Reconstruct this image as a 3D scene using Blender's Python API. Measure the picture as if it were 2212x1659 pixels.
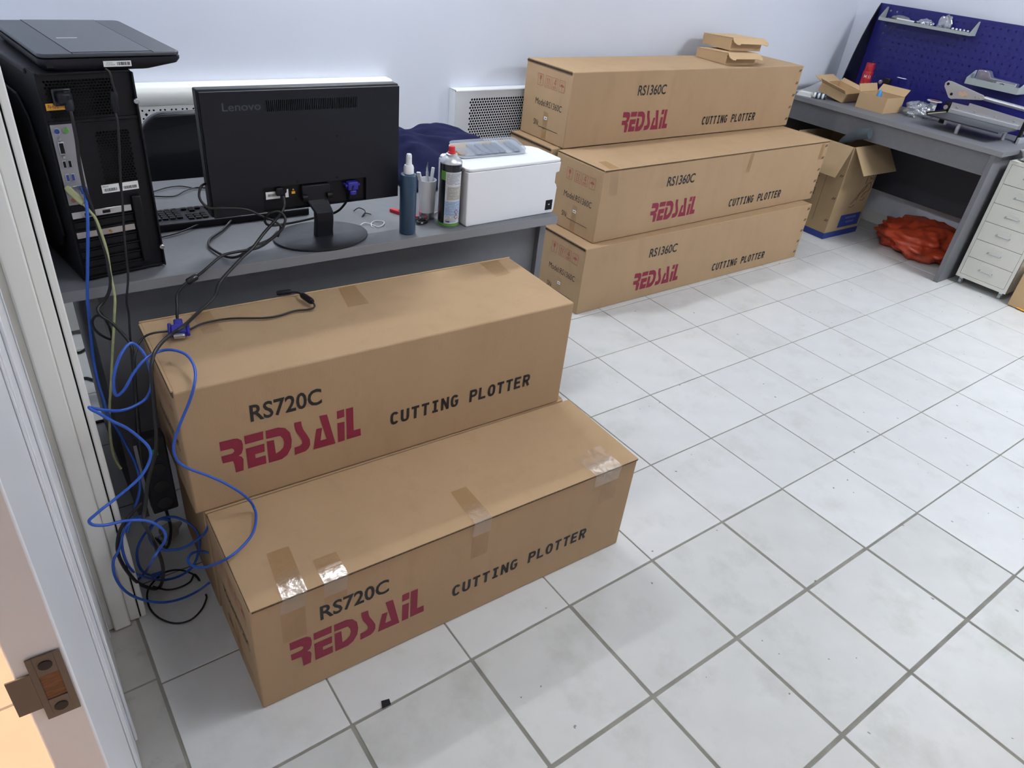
import bpy, bmesh, math, random
from mathutils import Vector, Matrix, noise
for _o in list(bpy.data.objects): bpy.data.objects.remove(_o)
random.seed(7)
sc = bpy.context.scene
COL = sc.collection
PI = math.pi

# ------------------------------------------------------------------ camera
cd = bpy.data.cameras.new('camera'); cam = bpy.data.objects.new('camera', cd); COL.objects.link(cam)
RT = Vector((0.805281, -0.584123, 0.101596)); DN = Vector((-0.252488, -0.492905, -0.832643)); FW = Vector((0.536443, 0.644860, -0.544412))
cm = Matrix.Identity(4)
for k in range(3):
    cm[k][0] = RT[k]; cm[k][1] = -DN[k]; cm[k][2] = -FW[k]
cm[0][3], cm[1][3], cm[2][3] = -0.396188, -0.908597, 1.617914
cam.matrix_world = cm
cd.sensor_fit = 'HORIZONTAL'; cd.sensor_width = 36.0; cd.lens = 36.0 * 1546.695 / 2212.0
cd.clip_start = 0.02; cd.clip_end = 50
sc.camera = cam

# ------------------------------------------------------------------ world, lights, exposure
w = bpy.data.worlds.new('world'); sc.world = w; w.use_nodes = True
w.node_tree.nodes['Background'].inputs[0].default_value = (0.80, 0.88, 1.0, 1)
w.node_tree.nodes['Background'].inputs[1].default_value = 0.05
# ceiling panels: x, y, sx, sy, strength
PANELS = [(1.00, 2.00, .60, .10, 135.0), (3.30, 2.00, .60, .10, 36.0), (4.20, -.50, .60, .60, 46.0), (2.60, -1.80, .60, .60, 8.0), (1.05, -.20, .60, .60, 17.0)]  # the panel over the empty front is added to soften wall shadows
CEIL = 2.55
HALL_LAMP = (-1.30, 0.05, 165.0)
sc.view_settings.view_transform = 'Standard'; sc.view_settings.look = 'None'
sc.view_settings.gamma = 1.0; sc.view_settings.use_curve_mapping = False
sc.view_settings.exposure = 0.0

# ------------------------------------------------------------------ helpers
def lin(c):
    c /= 255.0
    return c / 12.92 if c <= 0.04045 else ((c + 0.055) / 1.055) ** 2.4
def rgb(r, g, b): return (lin(r), lin(g), lin(b), 1.0)
MATS = {}
def mat(name, col, rough=0.5, metal=0.0, var=0.0, vs=6.0, bump=0.0, bs=120.0, spec=0.5, rnd=0.0, stretch=(1, 1, 1), stain=None, stain_amt=0.0, stain_scale=3.0, coat=0.0, speck=0.0):
    m = bpy.data.materials.new(name); m.use_nodes = True; MATS[name] = m
    nt = m.node_tree; N = nt.nodes; Lk = nt.links; b = N['Principled BSDF']
    c = rgb(*col)
    b.inputs['Base Color'].default_value = c; b.inputs['Roughness'].default_value = rough
    b.inputs['Metallic'].default_value = metal; b.inputs['Specular IOR Level'].default_value = spec
    if coat: b.inputs['Coat Weight'].default_value = coat
    if var or bump or rnd or stain:
        tc = N.new('ShaderNodeTexCoord'); mp = N.new('ShaderNodeMapping'); mp.inputs['Scale'].default_value = stretch
        Lk.new(tc.outputs['Object'], mp.inputs['Vector'])
        src = None
        if var:
            nz = N.new('ShaderNodeTexNoise'); nz.inputs['Scale'].default_value = vs; nz.inputs['Detail'].default_value = 6.0
            Lk.new(mp.outputs[0], nz.inputs['Vector'])
            mr = N.new('ShaderNodeMapRange'); mr.inputs[1].default_value = .3; mr.inputs[2].default_value = .7
            mr.inputs[3].default_value = 1 - var; mr.inputs[4].default_value = 1 + var
            Lk.new(nz.outputs['Fac'], mr.inputs[0])
            mx = N.new('ShaderNodeVectorMath'); mx.operation = 'SCALE'; mx.inputs[0].default_value = c[:3]
            Lk.new(mr.outputs[0], mx.inputs['Scale']); src = mx.outputs[0]
        if rnd:
            oi = N.new('ShaderNodeObjectInfo')
            mr = N.new('ShaderNodeMapRange'); mr.inputs[3].default_value = 1 - rnd; mr.inputs[4].default_value = 1 + rnd
            Lk.new(oi.outputs['Random'], mr.inputs[0])
            mx = N.new('ShaderNodeVectorMath'); mx.operation = 'SCALE'
            if src: Lk.new(src, mx.inputs[0])
            else: mx.inputs[0].default_value = c[:3]
            Lk.new(mr.outputs[0], mx.inputs['Scale']); src = mx.outputs[0]
        if stain:
            nz = N.new('ShaderNodeTexNoise'); nz.inputs['Scale'].default_value = stain_scale; nz.inputs['Detail'].default_value = 8.0; nz.inputs['Roughness'].default_value = .65
            if rnd:
                oi2 = N.new('ShaderNodeObjectInfo'); ad = N.new('ShaderNodeVectorMath'); ad.operation = 'ADD'
                Lk.new(mp.outputs[0], ad.inputs[0]); Lk.new(oi2.outputs['Location'], ad.inputs[1]); Lk.new(ad.outputs[0], nz.inputs['Vector'])
            else: Lk.new(mp.outputs[0], nz.inputs['Vector'])
            mr = N.new('ShaderNodeMapRange'); mr.inputs[1].default_value = .52; mr.inputs[2].default_value = .78; mr.inputs[4].default_value = stain_amt
            Lk.new(nz.outputs['Fac'], mr.inputs[0])
            mx = N.new('ShaderNodeMix'); mx.data_type = 'RGBA'
            Lk.new(mr.outputs[0], mx.inputs[0])
            if src: Lk.new(src, mx.inputs[6])
            else: mx.inputs[6].default_value = c
            mx.inputs[7].default_value = rgb(*stain); src = mx.outputs[2]
        if speck:
            oi3 = N.new('ShaderNodeObjectInfo'); ad = N.new('ShaderNodeVectorMath'); ad.operation = 'ADD'
            Lk.new(tc.outputs['Object'], ad.inputs[0]); Lk.new(oi3.outputs['Location'], ad.inputs[1])
            dn = N.new('ShaderNodeTexNoise'); dn.inputs['Scale'].default_value = 90; Lk.new(ad.outputs[0], dn.inputs['Vector'])
            sv = N.new('ShaderNodeVectorMath'); sv.operation = 'SCALE'; sv.inputs['Scale'].default_value = .012; Lk.new(dn.outputs['Color'], sv.inputs[0])
            a2 = N.new('ShaderNodeVectorMath'); a2.operation = 'ADD'; Lk.new(ad.outputs[0], a2.inputs[0]); Lk.new(sv.outputs[0], a2.inputs[1])
            vo = N.new('ShaderNodeTexVoronoi'); vo.inputs['Scale'].default_value = 22; vo.inputs['Randomness'].default_value = 1.0; Lk.new(a2.outputs[0], vo.inputs['Vector'])
            sp_ = N.new('ShaderNodeSeparateColor'); Lk.new(vo.outputs['Color'], sp_.inputs[0])
            th_ = N.new('ShaderNodeMath'); th_.operation = 'MULTIPLY'; th_.inputs[1].default_value = .10; Lk.new(sp_.outputs[0], th_.inputs[0])
            lt = N.new('ShaderNodeMath'); lt.operation = 'LESS_THAN'; Lk.new(vo.outputs['Distance'], lt.inputs[0]); Lk.new(th_.outputs[0], lt.inputs[1])
            g2 = N.new('ShaderNodeMath'); g2.operation = 'GREATER_THAN'; g2.inputs[1].default_value = .55; Lk.new(sp_.outputs[1], g2.inputs[0])
            fm = N.new('ShaderNodeMath'); fm.operation = 'MULTIPLY'; Lk.new(lt.outputs[0], fm.inputs[0]); Lk.new(g2.outputs[0], fm.inputs[1])
            f2 = N.new('ShaderNodeMath'); f2.operation = 'MULTIPLY'; f2.inputs[1].default_value = speck; Lk.new(fm.outputs[0], f2.inputs[0])
            mx = N.new('ShaderNodeMix'); mx.data_type = 'RGBA'; Lk.new(f2.outputs[0], mx.inputs[0])
            if src: Lk.new(src, mx.inputs[6])
            else: mx.inputs[6].default_value = c
            mx.inputs[7].default_value = rgb(70, 68, 64); src = mx.outputs[2]
        if src: Lk.new(src, b.inputs['Base Color'])
        if bump:
            nb = N.new('ShaderNodeTexNoise'); nb.inputs['Scale'].default_value = bs; nb.inputs['Detail'].default_value = 4.0
            Lk.new(mp.outputs[0], nb.inputs['Vector'])
            bp = N.new('ShaderNodeBump'); bp.inputs['Strength'].default_value = bump; bp.inputs['Distance'].default_value = .002
            Lk.new(nb.outputs['Fac'], bp.inputs['Height']); Lk.new(bp.outputs[0], b.inputs['Normal'])
    return m
def emis(name, col, s):
    m = bpy.data.materials.new(name); m.use_nodes = True; nt = m.node_tree
    b = nt.nodes['Principled BSDF']; b.inputs['Base Color'].default_value = (0.8, 0.8, 0.8, 1)
    b.inputs['Emission Color'].default_value = (*col, 1); b.inputs['Emission Strength'].default_value = s
    return m
def film(name, tint, gloss=.2, rough=.15, solid=0.0, solid_col=(200, 200, 205)):
    m = bpy.data.materials.new(name); m.use_nodes = True; nt = m.node_tree; N = nt.nodes; Lk = nt.links
    N.remove(N['Principled BSDF']); out = N['Material Output']
    t = N.new('ShaderNodeBsdfTransparent'); t.inputs[0].default_value = rgb(*tint)
    g = N.new('ShaderNodeBsdfGlossy'); g.inputs['Roughness'].default_value = rough; g.inputs['Color'].default_value = (1, 1, 1, 1)
    tc = N.new('ShaderNodeTexCoord'); nz = N.new('ShaderNodeTexNoise'); nz.inputs['Scale'].default_value = 45; nz.inputs['Detail'].default_value = 3
    Lk.new(tc.outputs['Object'], nz.inputs['Vector'])
    bp = N.new('ShaderNodeBump'); bp.inputs['Strength'].default_value = .5; bp.inputs['Distance'].default_value = .004
    Lk.new(nz.outputs['Fac'], bp.inputs['Height']); Lk.new(bp.outputs[0], g.inputs['Normal'])
    mx = N.new('ShaderNodeMixShader'); mx.inputs[0].default_value = gloss
    Lk.new(t.outputs[0], mx.inputs[1]); Lk.new(g.outputs[0], mx.inputs[2]); last = mx
    if solid:
        d = N.new('ShaderNodeBsdfDiffuse'); d.inputs[0].default_value = rgb(*solid_col)
        m2 = N.new('ShaderNodeMixShader'); m2.inputs[0].default_value = solid
        Lk.new(last.outputs[0], m2.inputs[1]); Lk.new(d.outputs[0], m2.inputs[2]); last = m2
    Lk.new(last.outputs[0], out.inputs[0])
    MATS[name] = m
    return m

def frame(o, x, y):
    """matrix: local X->x, Y->y, Z->x cross y, origin o"""
    x = Vector(x).normalized(); y = Vector(y).normalized(); z = x.cross(y)
    m = Matrix.Identity(4)
    for k in range(3): m[k][0] = x[k]; m[k][1] = y[k]; m[k][2] = z[k]; m[k][3] = o[k]
    return m
def rotz(a, o=(0, 0, 0)): return Matrix.Translation(o) @ Matrix.Rotation(a, 4, 'Z')

def smooth_path(pts, sub=5, closed=False):
    P = [Vector(p) for p in pts]; n = len(P); out = []
    rng = range(n if closed else n - 1)
    for i in rng:
        if closed: p0, p1, p2, p3 = P[i - 1], P[i], P[(i + 1) % n], P[(i + 2) % n]
        else: p0, p1, p2, p3 = P[max(i - 1, 0)], P[i], P[i + 1], P[min(i + 2, n - 1)]
        for s in range(sub):
            t = s / sub
            out.append(0.5 * ((2 * p1) + (p2 - p0) * t + (2 * p0 - 5 * p1 + 4 * p2 - p3) * t * t + (3 * p1 - p0 - 3 * p2 + p3) * t ** 3))
    if not closed: out.append(P[-1])
    return out

class MB:
    def __init__(s): s.v = []; s.f = []; s.s = []
    def add(s, vs, fs, smooth=False, M=None):
        o = len(s.v)
        for p in vs:
            p = Vector(p)
            s.v.append(M @ p if M is not None else p)
        for f in fs: s.f.append([i + o for i in f]); s.s.append(smooth)
        return s
    def box(s, x0, x1, y0, y1, z0, z1, M=None):
        vs = [(x0, y0, z0), (x1, y0, z0), (x1, y1, z0), (x0, y1, z0), (x0, y0, z1), (x1, y0, z1), (x1, y1, z1), (x0, y1, z1)]
        return s.add(vs, [(3, 2, 1, 0), (4, 5, 6, 7), (0, 1, 5, 4), (1, 2, 6, 5), (2, 3, 7, 6), (3, 0, 4, 7)], False, M)
    def prism(s, poly, h0, h1, M=None, smooth=False):
        n = len(poly)
        a = sum(poly[i][0] * poly[(i + 1) % n][1] - poly[(i + 1) % n][0] * poly[i][1] for i in range(n))
        if a < 0: poly = poly[::-1]
        vs = [(p[0], p[1], h0) for p in poly] + [(p[0], p[1], h1) for p in poly]
        s.add(vs, [list(range(n))[::-1], [i + n for i in range(n)]], False, M)
        s.add(vs, [(i, (i + 1) % n, (i + 1) % n + n, i + n) for i in range(n)], smooth, M)
        return s
    def flat(s, poly, h, M=None):
        n = len(poly)
        a = sum(poly[i][0] * poly[(i + 1) % n][1] - poly[(i + 1) % n][0] * poly[i][1] for i in range(n))
        if a < 0: poly = poly[::-1]
        return s.add([(p[0], p[1], h) for p in poly], [list(range(n))], False, M)
    def tube(s, pts, r, n=8, closed=False, M=None):
        P = [Vector(p) for p in pts]; m = len(P)
        T = []
        for i in range(m):
            a = P[i - 1] if (i > 0 or closed) else P[i]; b = P[(i + 1) % m] if (i < m - 1 or closed) else P[i]
            t = (b - a)
            T.append(t.normalized() if t.length > 1e-9 else Vector((0, 0, 1)))
        nrm = T[0].orthogonal().normalized(); vs = []
        for i in range(m):
            nrm = (nrm - T[i] * nrm.dot(T[i]))
            nrm = nrm.normalized() if nrm.length > 1e-6 else T[i].orthogonal().normalized()
            bn = T[i].cross(nrm); rr = r[i] if isinstance(r, (list, tuple)) else r
            for k in range(n):
                a = 2 * PI * k / n; vs.append(P[i] + (nrm * math.cos(a) + bn * math.sin(a)) * rr)
        fs = []
        for i in range(m if closed else m - 1):
            for k in range(n):
                j = (i + 1) % m
                fs.append((i * n + k, i * n + (k + 1) % n, j * n + (k + 1) % n, j * n + k))
        s.add(vs, fs, True, M)
        if not closed:
            s.add(vs[:n], [list(range(n))[::-1]], False, M); s.add(vs[-n:], [list(range(n))], False, M)
        return s
    def lathe(s, prof, n=24, M=None, smooth=True, cap=True):
        m = len(prof); vs = []
        for r, z in prof:
            for k in range(n):
                a = 2 * PI * k / n; vs.append((r * math.cos(a), r * math.sin(a), z))
        fs = [(i * n + k, i * n + (k + 1) % n, (i + 1) * n + (k + 1) % n, (i + 1) * n + k) for i in range(m - 1) for k in range(n)]
        s.add(vs, fs, smooth, M)
        if cap:
            s.add(vs[:n], [list(range(n))[::-1]], False, M); s.add(vs[-n:], [list(range(n))], False, M)
        return s
    def ring_cell(s, cx, cy, w, h, hole, z, M=None):
        """flat cell w x h with an 8 point hole (points given ccw starting at the right)"""
        ou = [(w / 2, 0), (w / 2, h / 2), (0, h / 2), (-w / 2, h / 2), (-w / 2, 0), (-w / 2, -h / 2), (0, -h / 2), (w / 2, -h / 2)]
        vs = [(cx + a, cy + b, z) for a, b in ou] + [(cx + a, cy + b, z) for a, b in hole]
        return s.add(vs, [(k, (k + 1) % 8, (k + 1) % 8 + 8, k + 8) for k in range(8)], False, M)
    def rect(s, x0, x1, y0, y1, z, M=None):
        return s.add([(x0, y0, z), (x1, y0, z), (x1, y1, z), (x0, y1, z)], [(0, 1, 2, 3)], False, M)
    def mesh(s, name, bevel=0.0, seg=2, ang=0.5, merge=False):
        me = bpy.data.meshes.new(name); me.from_pydata([tuple(p) for p in s.v], [], s.f)
        me.polygons.foreach_set('use_smooth', s.s)
        if bevel or merge:
            bm = bmesh.new(); bm.from_mesh(me)
            bmesh.ops.remove_doubles(bm, verts=bm.verts, dist=1e-5)
            if bevel:
                ed = [e for e in bm.edges if len(e.link_faces) == 2 and e.calc_face_angle(0) > ang]
                r = bmesh.ops.bevel(bm, geom=ed, offset=bevel, segments=seg, profile=.5, affect='EDGES', clamp_overlap=True)
                for f in r['faces']: f.smooth = True
            bm.to_mesh(me); bm.free()
        if any(s.s):
            me.set_sharp_from_angle(angle=math.radians(38))
        me.update()
        return me
    def build(s, name, m, parent=None, bevel=0.0, seg=2, ang=0.5, merge=False):
        me = s.mesh(name, bevel, seg, ang, merge)
        if m is not None: me.materials.append(m)
        o = bpy.data.objects.new(name, me); COL.objects.link(o)
        if parent is not None: o.parent = parent
        return o
def mesh_obj(name, me, parent=None, M=None):
    o = bpy.data.objects.new(name, me); COL.objects.link(o)
    if parent is not None: o.parent = parent
    if M is not None: o.matrix_local = M
    return o
def tag(o, label=None, cat=None, group=None, kind=None):
    if label: o['label'] = label
    if cat: o['category'] = cat
    if group: o['group'] = group
    if kind: o['kind'] = kind
    return o
def thing(name, label, cat, loc=(0, 0, 0), yaw=0.0, group=None):
    o = bpy.data.objects.new(name, None); COL.objects.link(o)
    o.location = loc; o.rotation_euler = (0, 0, yaw); o.empty_display_size = .05
    return tag(o, label, cat, group)
def struct(name, mb, m, bevel=0.0):
    return tag(mb.build(name, m, None, bevel), kind='structure')
def part(parent, name, m, bevel=0.0, seg=2, **kw):
    """returns a builder whose .done() links it"""
    class B(MB):
        def done(s): return s.build(name, m, parent, bevel, seg)
    return B()
def circ(r, n=16, cx=0, cy=0, a0=0): return [(cx + r * math.cos(a0 + 2 * PI * k / n), cy + r * math.sin(a0 + 2 * PI * k / n)) for k in range(n)]
def rrect(x0, x1, y0, y1, r, n=5):
    out = []
    for cx, cy, a in ((x1 - r, y1 - r, 0), (x0 + r, y1 - r, PI / 2), (x0 + r, y0 + r, PI), (x1 - r, y0 + r, 1.5 * PI)):
        for k in range(n + 1):
            t = a + PI / 2 * k / n; out.append((cx + r * math.cos(t), cy + r * math.sin(t)))
    return out
_TC = {}
def text_geo(s, w, h, bold=0.0, keep=False):
    """filled letters scaled into a box w x h (keep: keep the letter proportions, h rules)"""
    key = (s, bold)
    if key not in _TC:
        cu = bpy.data.curves.new('glyphs', 'FONT'); cu.body = s; cu.size = 1.0; cu.offset = bold; cu.resolution_u = 3
        ob = bpy.data.objects.new('glyphs', cu); COL.objects.link(ob)
        bpy.context.view_layer.update()
        me = bpy.data.meshes.new_from_object(ob.evaluated_get(bpy.context.evaluated_depsgraph_get()))
        _TC[key] = ([(v.co.x, v.co.y) for v in me.vertices], [list(p.vertices) for p in me.polygons])
        bpy.data.objects.remove(ob); bpy.data.curves.remove(cu); bpy.data.meshes.remove(me)
    V, F = _TC[key]
    x0 = min(v[0] for v in V); x1 = max(v[0] for v in V); y0 = min(v[1] for v in V); y1 = max(v[1] for v in V)
    sy = h / (y1 - y0); sx = sy if keep else w / (x1 - x0)
    return [((a - x0) * sx, (b - y0) * sy) for a, b in V], F
def put_text(mb, s, x, y, w, h, hgt, M=None, bold=0.0, keep=False, flip=False):
    V, F = text_geo(s, w, h, bold, keep)
    if flip: V = [(w - a, h - b) for a, b in V]
    mb.add([(x + a, y + b, hgt) for a, b in V], F, False, M)
def stroke(mb, pts, hw, hgt, M=None, closed=False):
    """flat band of half width hw along pts"""
    P = [Vector((a, b, 0)) for a, b in pts]; n = len(P); vs = []
    for i in range(n):
        a = P[i] - P[i - 1] if (i > 0 or closed) else P[1] - P[0]; b = P[(i + 1) % n] - P[i] if (i < n - 1 or closed) else P[i] - P[i - 1]
        na = Vector((-a.y, a.x, 0)).normalized(); nb = Vector((-b.y, b.x, 0)).normalized(); m_ = na + nb
        m_ = m_ / max(m_.dot(m_) / 2, .5)
        vs += [(P[i].x - m_.x * hw, P[i].y - m_.y * hw, hgt), (P[i].x + m_.x * hw, P[i].y + m_.y * hw, hgt)]
    r_ = n if closed else n - 1
    mb.add(vs, [(2 * i, 2 * ((i + 1) % n), 2 * ((i + 1) % n) + 1, 2 * i + 1) for i in range(r_)], False, M)
def arc(cx, cy, rx, ry, a0, a1, n=12, e=.8):
    out = []
    for k in range(n + 1):
        a = math.radians(a0 + (a1 - a0) * k / n); c_, s_ = math.cos(a), math.sin(a)
        out.append((cx + rx * math.copysign(abs(c_) ** e, c_), cy + ry * math.copysign(abs(s_) ** e, s_)))
    return out
BLOCK = {'C': [arc(.5, .5, .5, .5, 38, 322, 22)], 'O': [arc(.5, .5, .5, .5, 0, 360, 26)], 'G': [arc(.5, .5, .5, .5, 38, 330, 22) + [(.97, .46), (.56, .46)]],
 'U': [[(0, 1.12), (0, .4)] + arc(.5, .4, .5, .4, 180, 360, 14)[1:] + [(1, 1.12)]], 'T': [[(-.16, 1), (1.16, 1)], [(.5, 1), (.5, -.12)]],
 'I': [[(-.02, 1), (1.02, 1)], [(.5, 1), (.5, 0)], [(-.02, 0), (1.02, 0)]], 'N': [[(0, -.12), (0, 1.12)], [(1, -.12), (1, 1.12)], [(0, 1.02), (1, -.02)]],
 'P': [[(0, -.12), (0, 1.12)], [(0, 1), (.6, 1)] + arc(.6, .74, .4, .26, 90, -90, 10)[1:] + [(0, .48)]], 'L': [[(0, 1.12), (0, 0), (1.14, 0)]],
 'E': [[(1.1, 1), (0, 1), (0, 0), (1.1, 0)], [(0, .52), (.95, .52)]], 'R': [[(0, -.12), (0, 1.12)], [(0, 1), (.6, 1)] + arc(.6, .74, .4, .26, 90, -90, 10)[1:] + [(0, .48)], [(.5, .48), (1.02, -.12)]]}
def mono_text(mb, s, x, y, w, h, hgt, M=None):
    pitch = w / (len(s) - .18); gw = pitch * .82; hw = h * .098
    for i, ch in enumerate(s):
        if ch == ' ': continue
        for q in BLOCK[ch]: stroke(mb, [(x + i * pitch + hw + a * (gw - 2 * hw), y + hw + b * (h - 2 * hw)) for a, b in q], hw, hgt, M)
FRONT = lambda o=(0, 0, 0): frame(o, (1, 0, 0), (0, 0, 1))           # drawn on a face looking to -y

# ------------------------------------------------------------------ materials
m_wall = mat('wall_paint', (229, 234, 246), .85, var=.012, vs=2, bump=.08, bs=90)
m_ceil = mat('ceiling_paint', (232, 233, 235), .9)
m_tile = mat('tile_glaze', (208, 209, 209), .38, var=.035, vs=9, bump=.05, bs=60, rnd=.03, stain=(168, 168, 158), stain_amt=.42, stain_scale=6, speck=.7)
m_tile2 = mat('tile_glaze_worn', (198, 199, 197), .42, var=.04, vs=9, bump=.06, bs=60, rnd=.02, stain=(156, 156, 144), stain_amt=.55, stain_scale=5, speck=.7)
m_thresh = mat('threshold_tile', (172, 170, 166), .5, var=.08, vs=12, bump=.1, bs=60, stain=(112, 104, 92), stain_amt=.8, stain_scale=9, speck=.8)
m_hall = mat('hall_tile', (207, 188, 172), .45, var=.05, vs=7, bump=.06, bs=60)
m_grout = mat('grout', (136, 134, 126), .95, var=.16, vs=14, bump=.3, bs=150)
m_card = mat('cardboard', (177, 148, 115), .82, spec=.25, var=.035, vs=5, bump=.2, bs=240, stretch=(1, 1, .35), rnd=.015, stain=(154, 124, 92), stain_amt=.3, stain_scale=14)
m_card2 = mat('cardboard_pale', (196, 166, 128), .82, spec=.25, var=.03, vs=8, bump=.1, bs=200)
m_card3 = mat('cardboard_dull', (176, 152, 118), .85, spec=.2, var=.05, vs=8, bump=.1, bs=200)
m_edge = mat('cardboard_cut_edge', (92, 72, 54), .95, var=.5, vs=220, stretch=(1, 1, .05))
m_ink = mat('black_ink', (34, 32, 33), .6)
m_red = mat('red_ink', (138, 34, 60), .6, var=.05, vs=30)
m_redi = mat('red_symbol_ink', (168, 92, 78), .7)
m_tape = film('packing_tape', (245, 240, 231), .06, .22)
m_tapew = film('packing_tape_wrinkled', (247, 243, 236), .17, .22, .04, (236, 226, 210))
m_white = mat('white_plastic', (232, 234, 238), .38)
m_whitem = mat('white_metal', (226, 229, 233), .45)
m_off = mat('off_white_pvc', (237, 237, 233), .32, var=.01, vs=5)
m_door = mat('door_paint', (226, 229, 234), .25, var=.01, vs=4)
m_black = mat('black_plastic', (23, 24, 32), .45, spec=.32)
m_blackm = mat('black_metal', (16, 16, 21), .5, spec=.28)
m_blackg = mat('black_gloss', (26, 27, 31), .22)
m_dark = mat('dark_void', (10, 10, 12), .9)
m_cable = mat('black_cable', (18, 18, 20), .45)
m_blue = mat('blue_cable', (38, 84, 178), .38)
m_vga = mat('blue_plug', (44, 40, 148), .42)
m_greenc = mat('green_tinted_cable', (172, 176, 128), .35, var=.12, vs=120)
m_desk = mat('graphite_laminate', (112, 113, 118), .5, var=.04, vs=40, bump=.12, bs=400)
m_desk2 = mat('graphite_edge', (136, 137, 141), .5)
m_steel = mat('steel', (196, 198, 203), .3, 1.0)
m_alu = mat('aluminium', (206, 208, 212), .38, .85)
m_nickel = mat('dull_nickel', (104, 99, 94), .42, .75)
m_label = mat('paper_label', (232, 233, 232), .6)
m_yel = mat('yellow_label', (236, 178, 62), .6)
m_navy = mat('navy_cloth', (31, 33, 66), .95, spec=.15, var=.1, vs=60, bump=.5, bs=700)
m_peg = mat('blue_enamel', (29, 29, 114), .4)
m_pegd = mat('dark_blue_enamel', (18, 20, 34), .45)
m_tray = mat('grey_enamel', (168, 176, 176), .45)
m_orange = mat('orange_film', (186, 70, 42), .3, var=.15, vs=9, bump=1.0, bs=26)
m_redp = mat('red_plastic', (206, 40, 52), .35)
m_teal = mat('dark_teal_plastic', (44, 68, 92), .32)
m_cab = mat('cream_metal', (218, 217, 208), .42)
m_green = mat('green_print', (92, 150, 62), .45)
m_wood = mat('raw_wood', (120, 82, 52), .8, var=.3, vs=60, stretch=(1, 1, 6))
m_lblue = mat('blue_print', (44, 64, 140), .6)
m_clear = film('clear_plastic', (236, 240, 244), .22, .1, .10, (214, 220, 228))
m_bag = film('clear_film', (232, 236, 240), .34, .16, .14, (212, 217, 224))
# ================================================================== the setting
XL, XR, YB, YF = -.312, 4.90, 2.20, -3.6
PT = .335
def slab(x0, x1, y0, y1, z0, z1): return MB().box(x0, x1, y0, y1, z0, z1)
floor = struct('floor', slab(-2.6, XR + .1, YF - .1, YB + .1, -.12, -.0022), m_grout)
def tile_mesh(name, w, d, m):
    me = MB().box(0, w, 0, d, -.008, 0).mesh(name, .0015, 1); me.materials.append(m); return me
t_thin = tile_mesh('tile', PT - .0042, PT - .0042, m_tile)
t_thick = tile_mesh('tile', PT - .0095, PT - .0095, m_tile2)
t_xcut = tile_mesh('tile', XR - 14 * PT - .004, PT - .0042, m_tile)
t_ycut = tile_mesh('tile', PT - .0042, YB - 6 * PT - .004, m_tile)
for i in range(-1, 15):
    for j in range(-6, 7):
        if i == 14 and j == 6: continue
        me, g = t_thin, .0021
        if j < 0 and i < 6 and not (i == 5 and j == -1): me, g = t_thick, .00475
        if i == 14: me = t_xcut
        if j == 6: me = t_ycut
        a = random.uniform(-.0012, .0012) if me in (t_thin, t_thick) else 0
        mesh_obj('tile', me, floor, Matrix.Translation((i * PT + g, j * PT + g, random.uniform(-.0004, .0002))) @ Matrix.Rotation(a, 4, 'Z'))
t_thr = tile_mesh('threshold_tile', .118, .332, m_thresh); t_hal = tile_mesh('hall_tile', .33, .33, m_hall)
for j in range(-4, 1): mesh_obj('threshold_tile', t_thr, floor, Matrix.Translation((-.4575, .357 + (j - 1) * .336 - (.0 if j else 0), -.0012)))
mesh_obj('threshold_tile', t_thr, floor, Matrix.Translation((-.4575, .357, -.0012)))
for i in range(6):
    for j in range(-4, 5): mesh_obj('hall_tile', t_hal, floor, Matrix.Translation((-.797 - i * .336, .455 - .336 + j * .336 + .002, -.0012)))
ceiling = struct('ceiling', slab(-2.7, XR + .15, YF - .15, YB + .15, CEIL, CEIL + .1), m_ceil)
struct('wall_back', slab(-2.7, XR + .12, YB, YB + .12, -.12, CEIL), m_wall)
struct('wall_right', slab(XR, XR + .12, YF, YB, -.12, CEIL), m_wall)
struct('wall_front', slab(-2.7, XR + .12, YF - .12, YF, -.12, CEIL), m_wall)
struct('wall_hall', slab(-2.7, -2.6, YF, YB, -.12, CEIL), m_wall)
lw = MB().box(-.455, XL, .60, YB, -.05, CEIL).box(-.455, XL, YF, -1.45, -.05, CEIL).box(-.455, XL, -1.45, .60, 2.1, CEIL)
struct('wall_left', lw, m_wall)
bb = MB().box(XL, XR, YB - .012, YB, 0, .085); struct('baseboard_back', bb, m_off, .003)
bb = MB().box(XR - .012, XR, YF, YB - .012, 0, .085); struct('baseboard_right', bb, m_off, .003)
# door frame in the left wall: stop, inner jamb with a black seal line, casing strip
fr = tag(MB().box(-.45, -.3905, .556, .60, 0, 2.1).box(-.452, -.4085, .5335, .5559, 0, 2.1).build('trim_1', m_off, None, .002), kind='structure')  # narrow box in the hinge gap is added to keep hall light out
MB().box(-.391, -.353, .541, .60, .004, 2.1).build('door_stop', m_off, fr, .004)
MB().box(-.3525, -.329, .557, .60, 0, 2.1).build('jamb_strip', m_off, fr, .003)
MB().box(-.3295, -.3255, .562, .60, 0, 2.1).build('seal', m_dark, fr)
MB().box(-.326, -.3125, .557, .61, 0, 2.1).build('casing', m_off, fr, .003)
MB().box(-.391, -.353, .544, .58, 0, .0045).build('stop_foot', m_thresh, fr)
MB().box(-.45, -.312, -1.45, -1.40, 0, 2.1).build('far_jamb', m_off, fr, .003)
MB().box(-.45, -.312, -1.40, .541, 2.05, 2.1).build('head_jamb', m_off, fr, .003)
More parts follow.
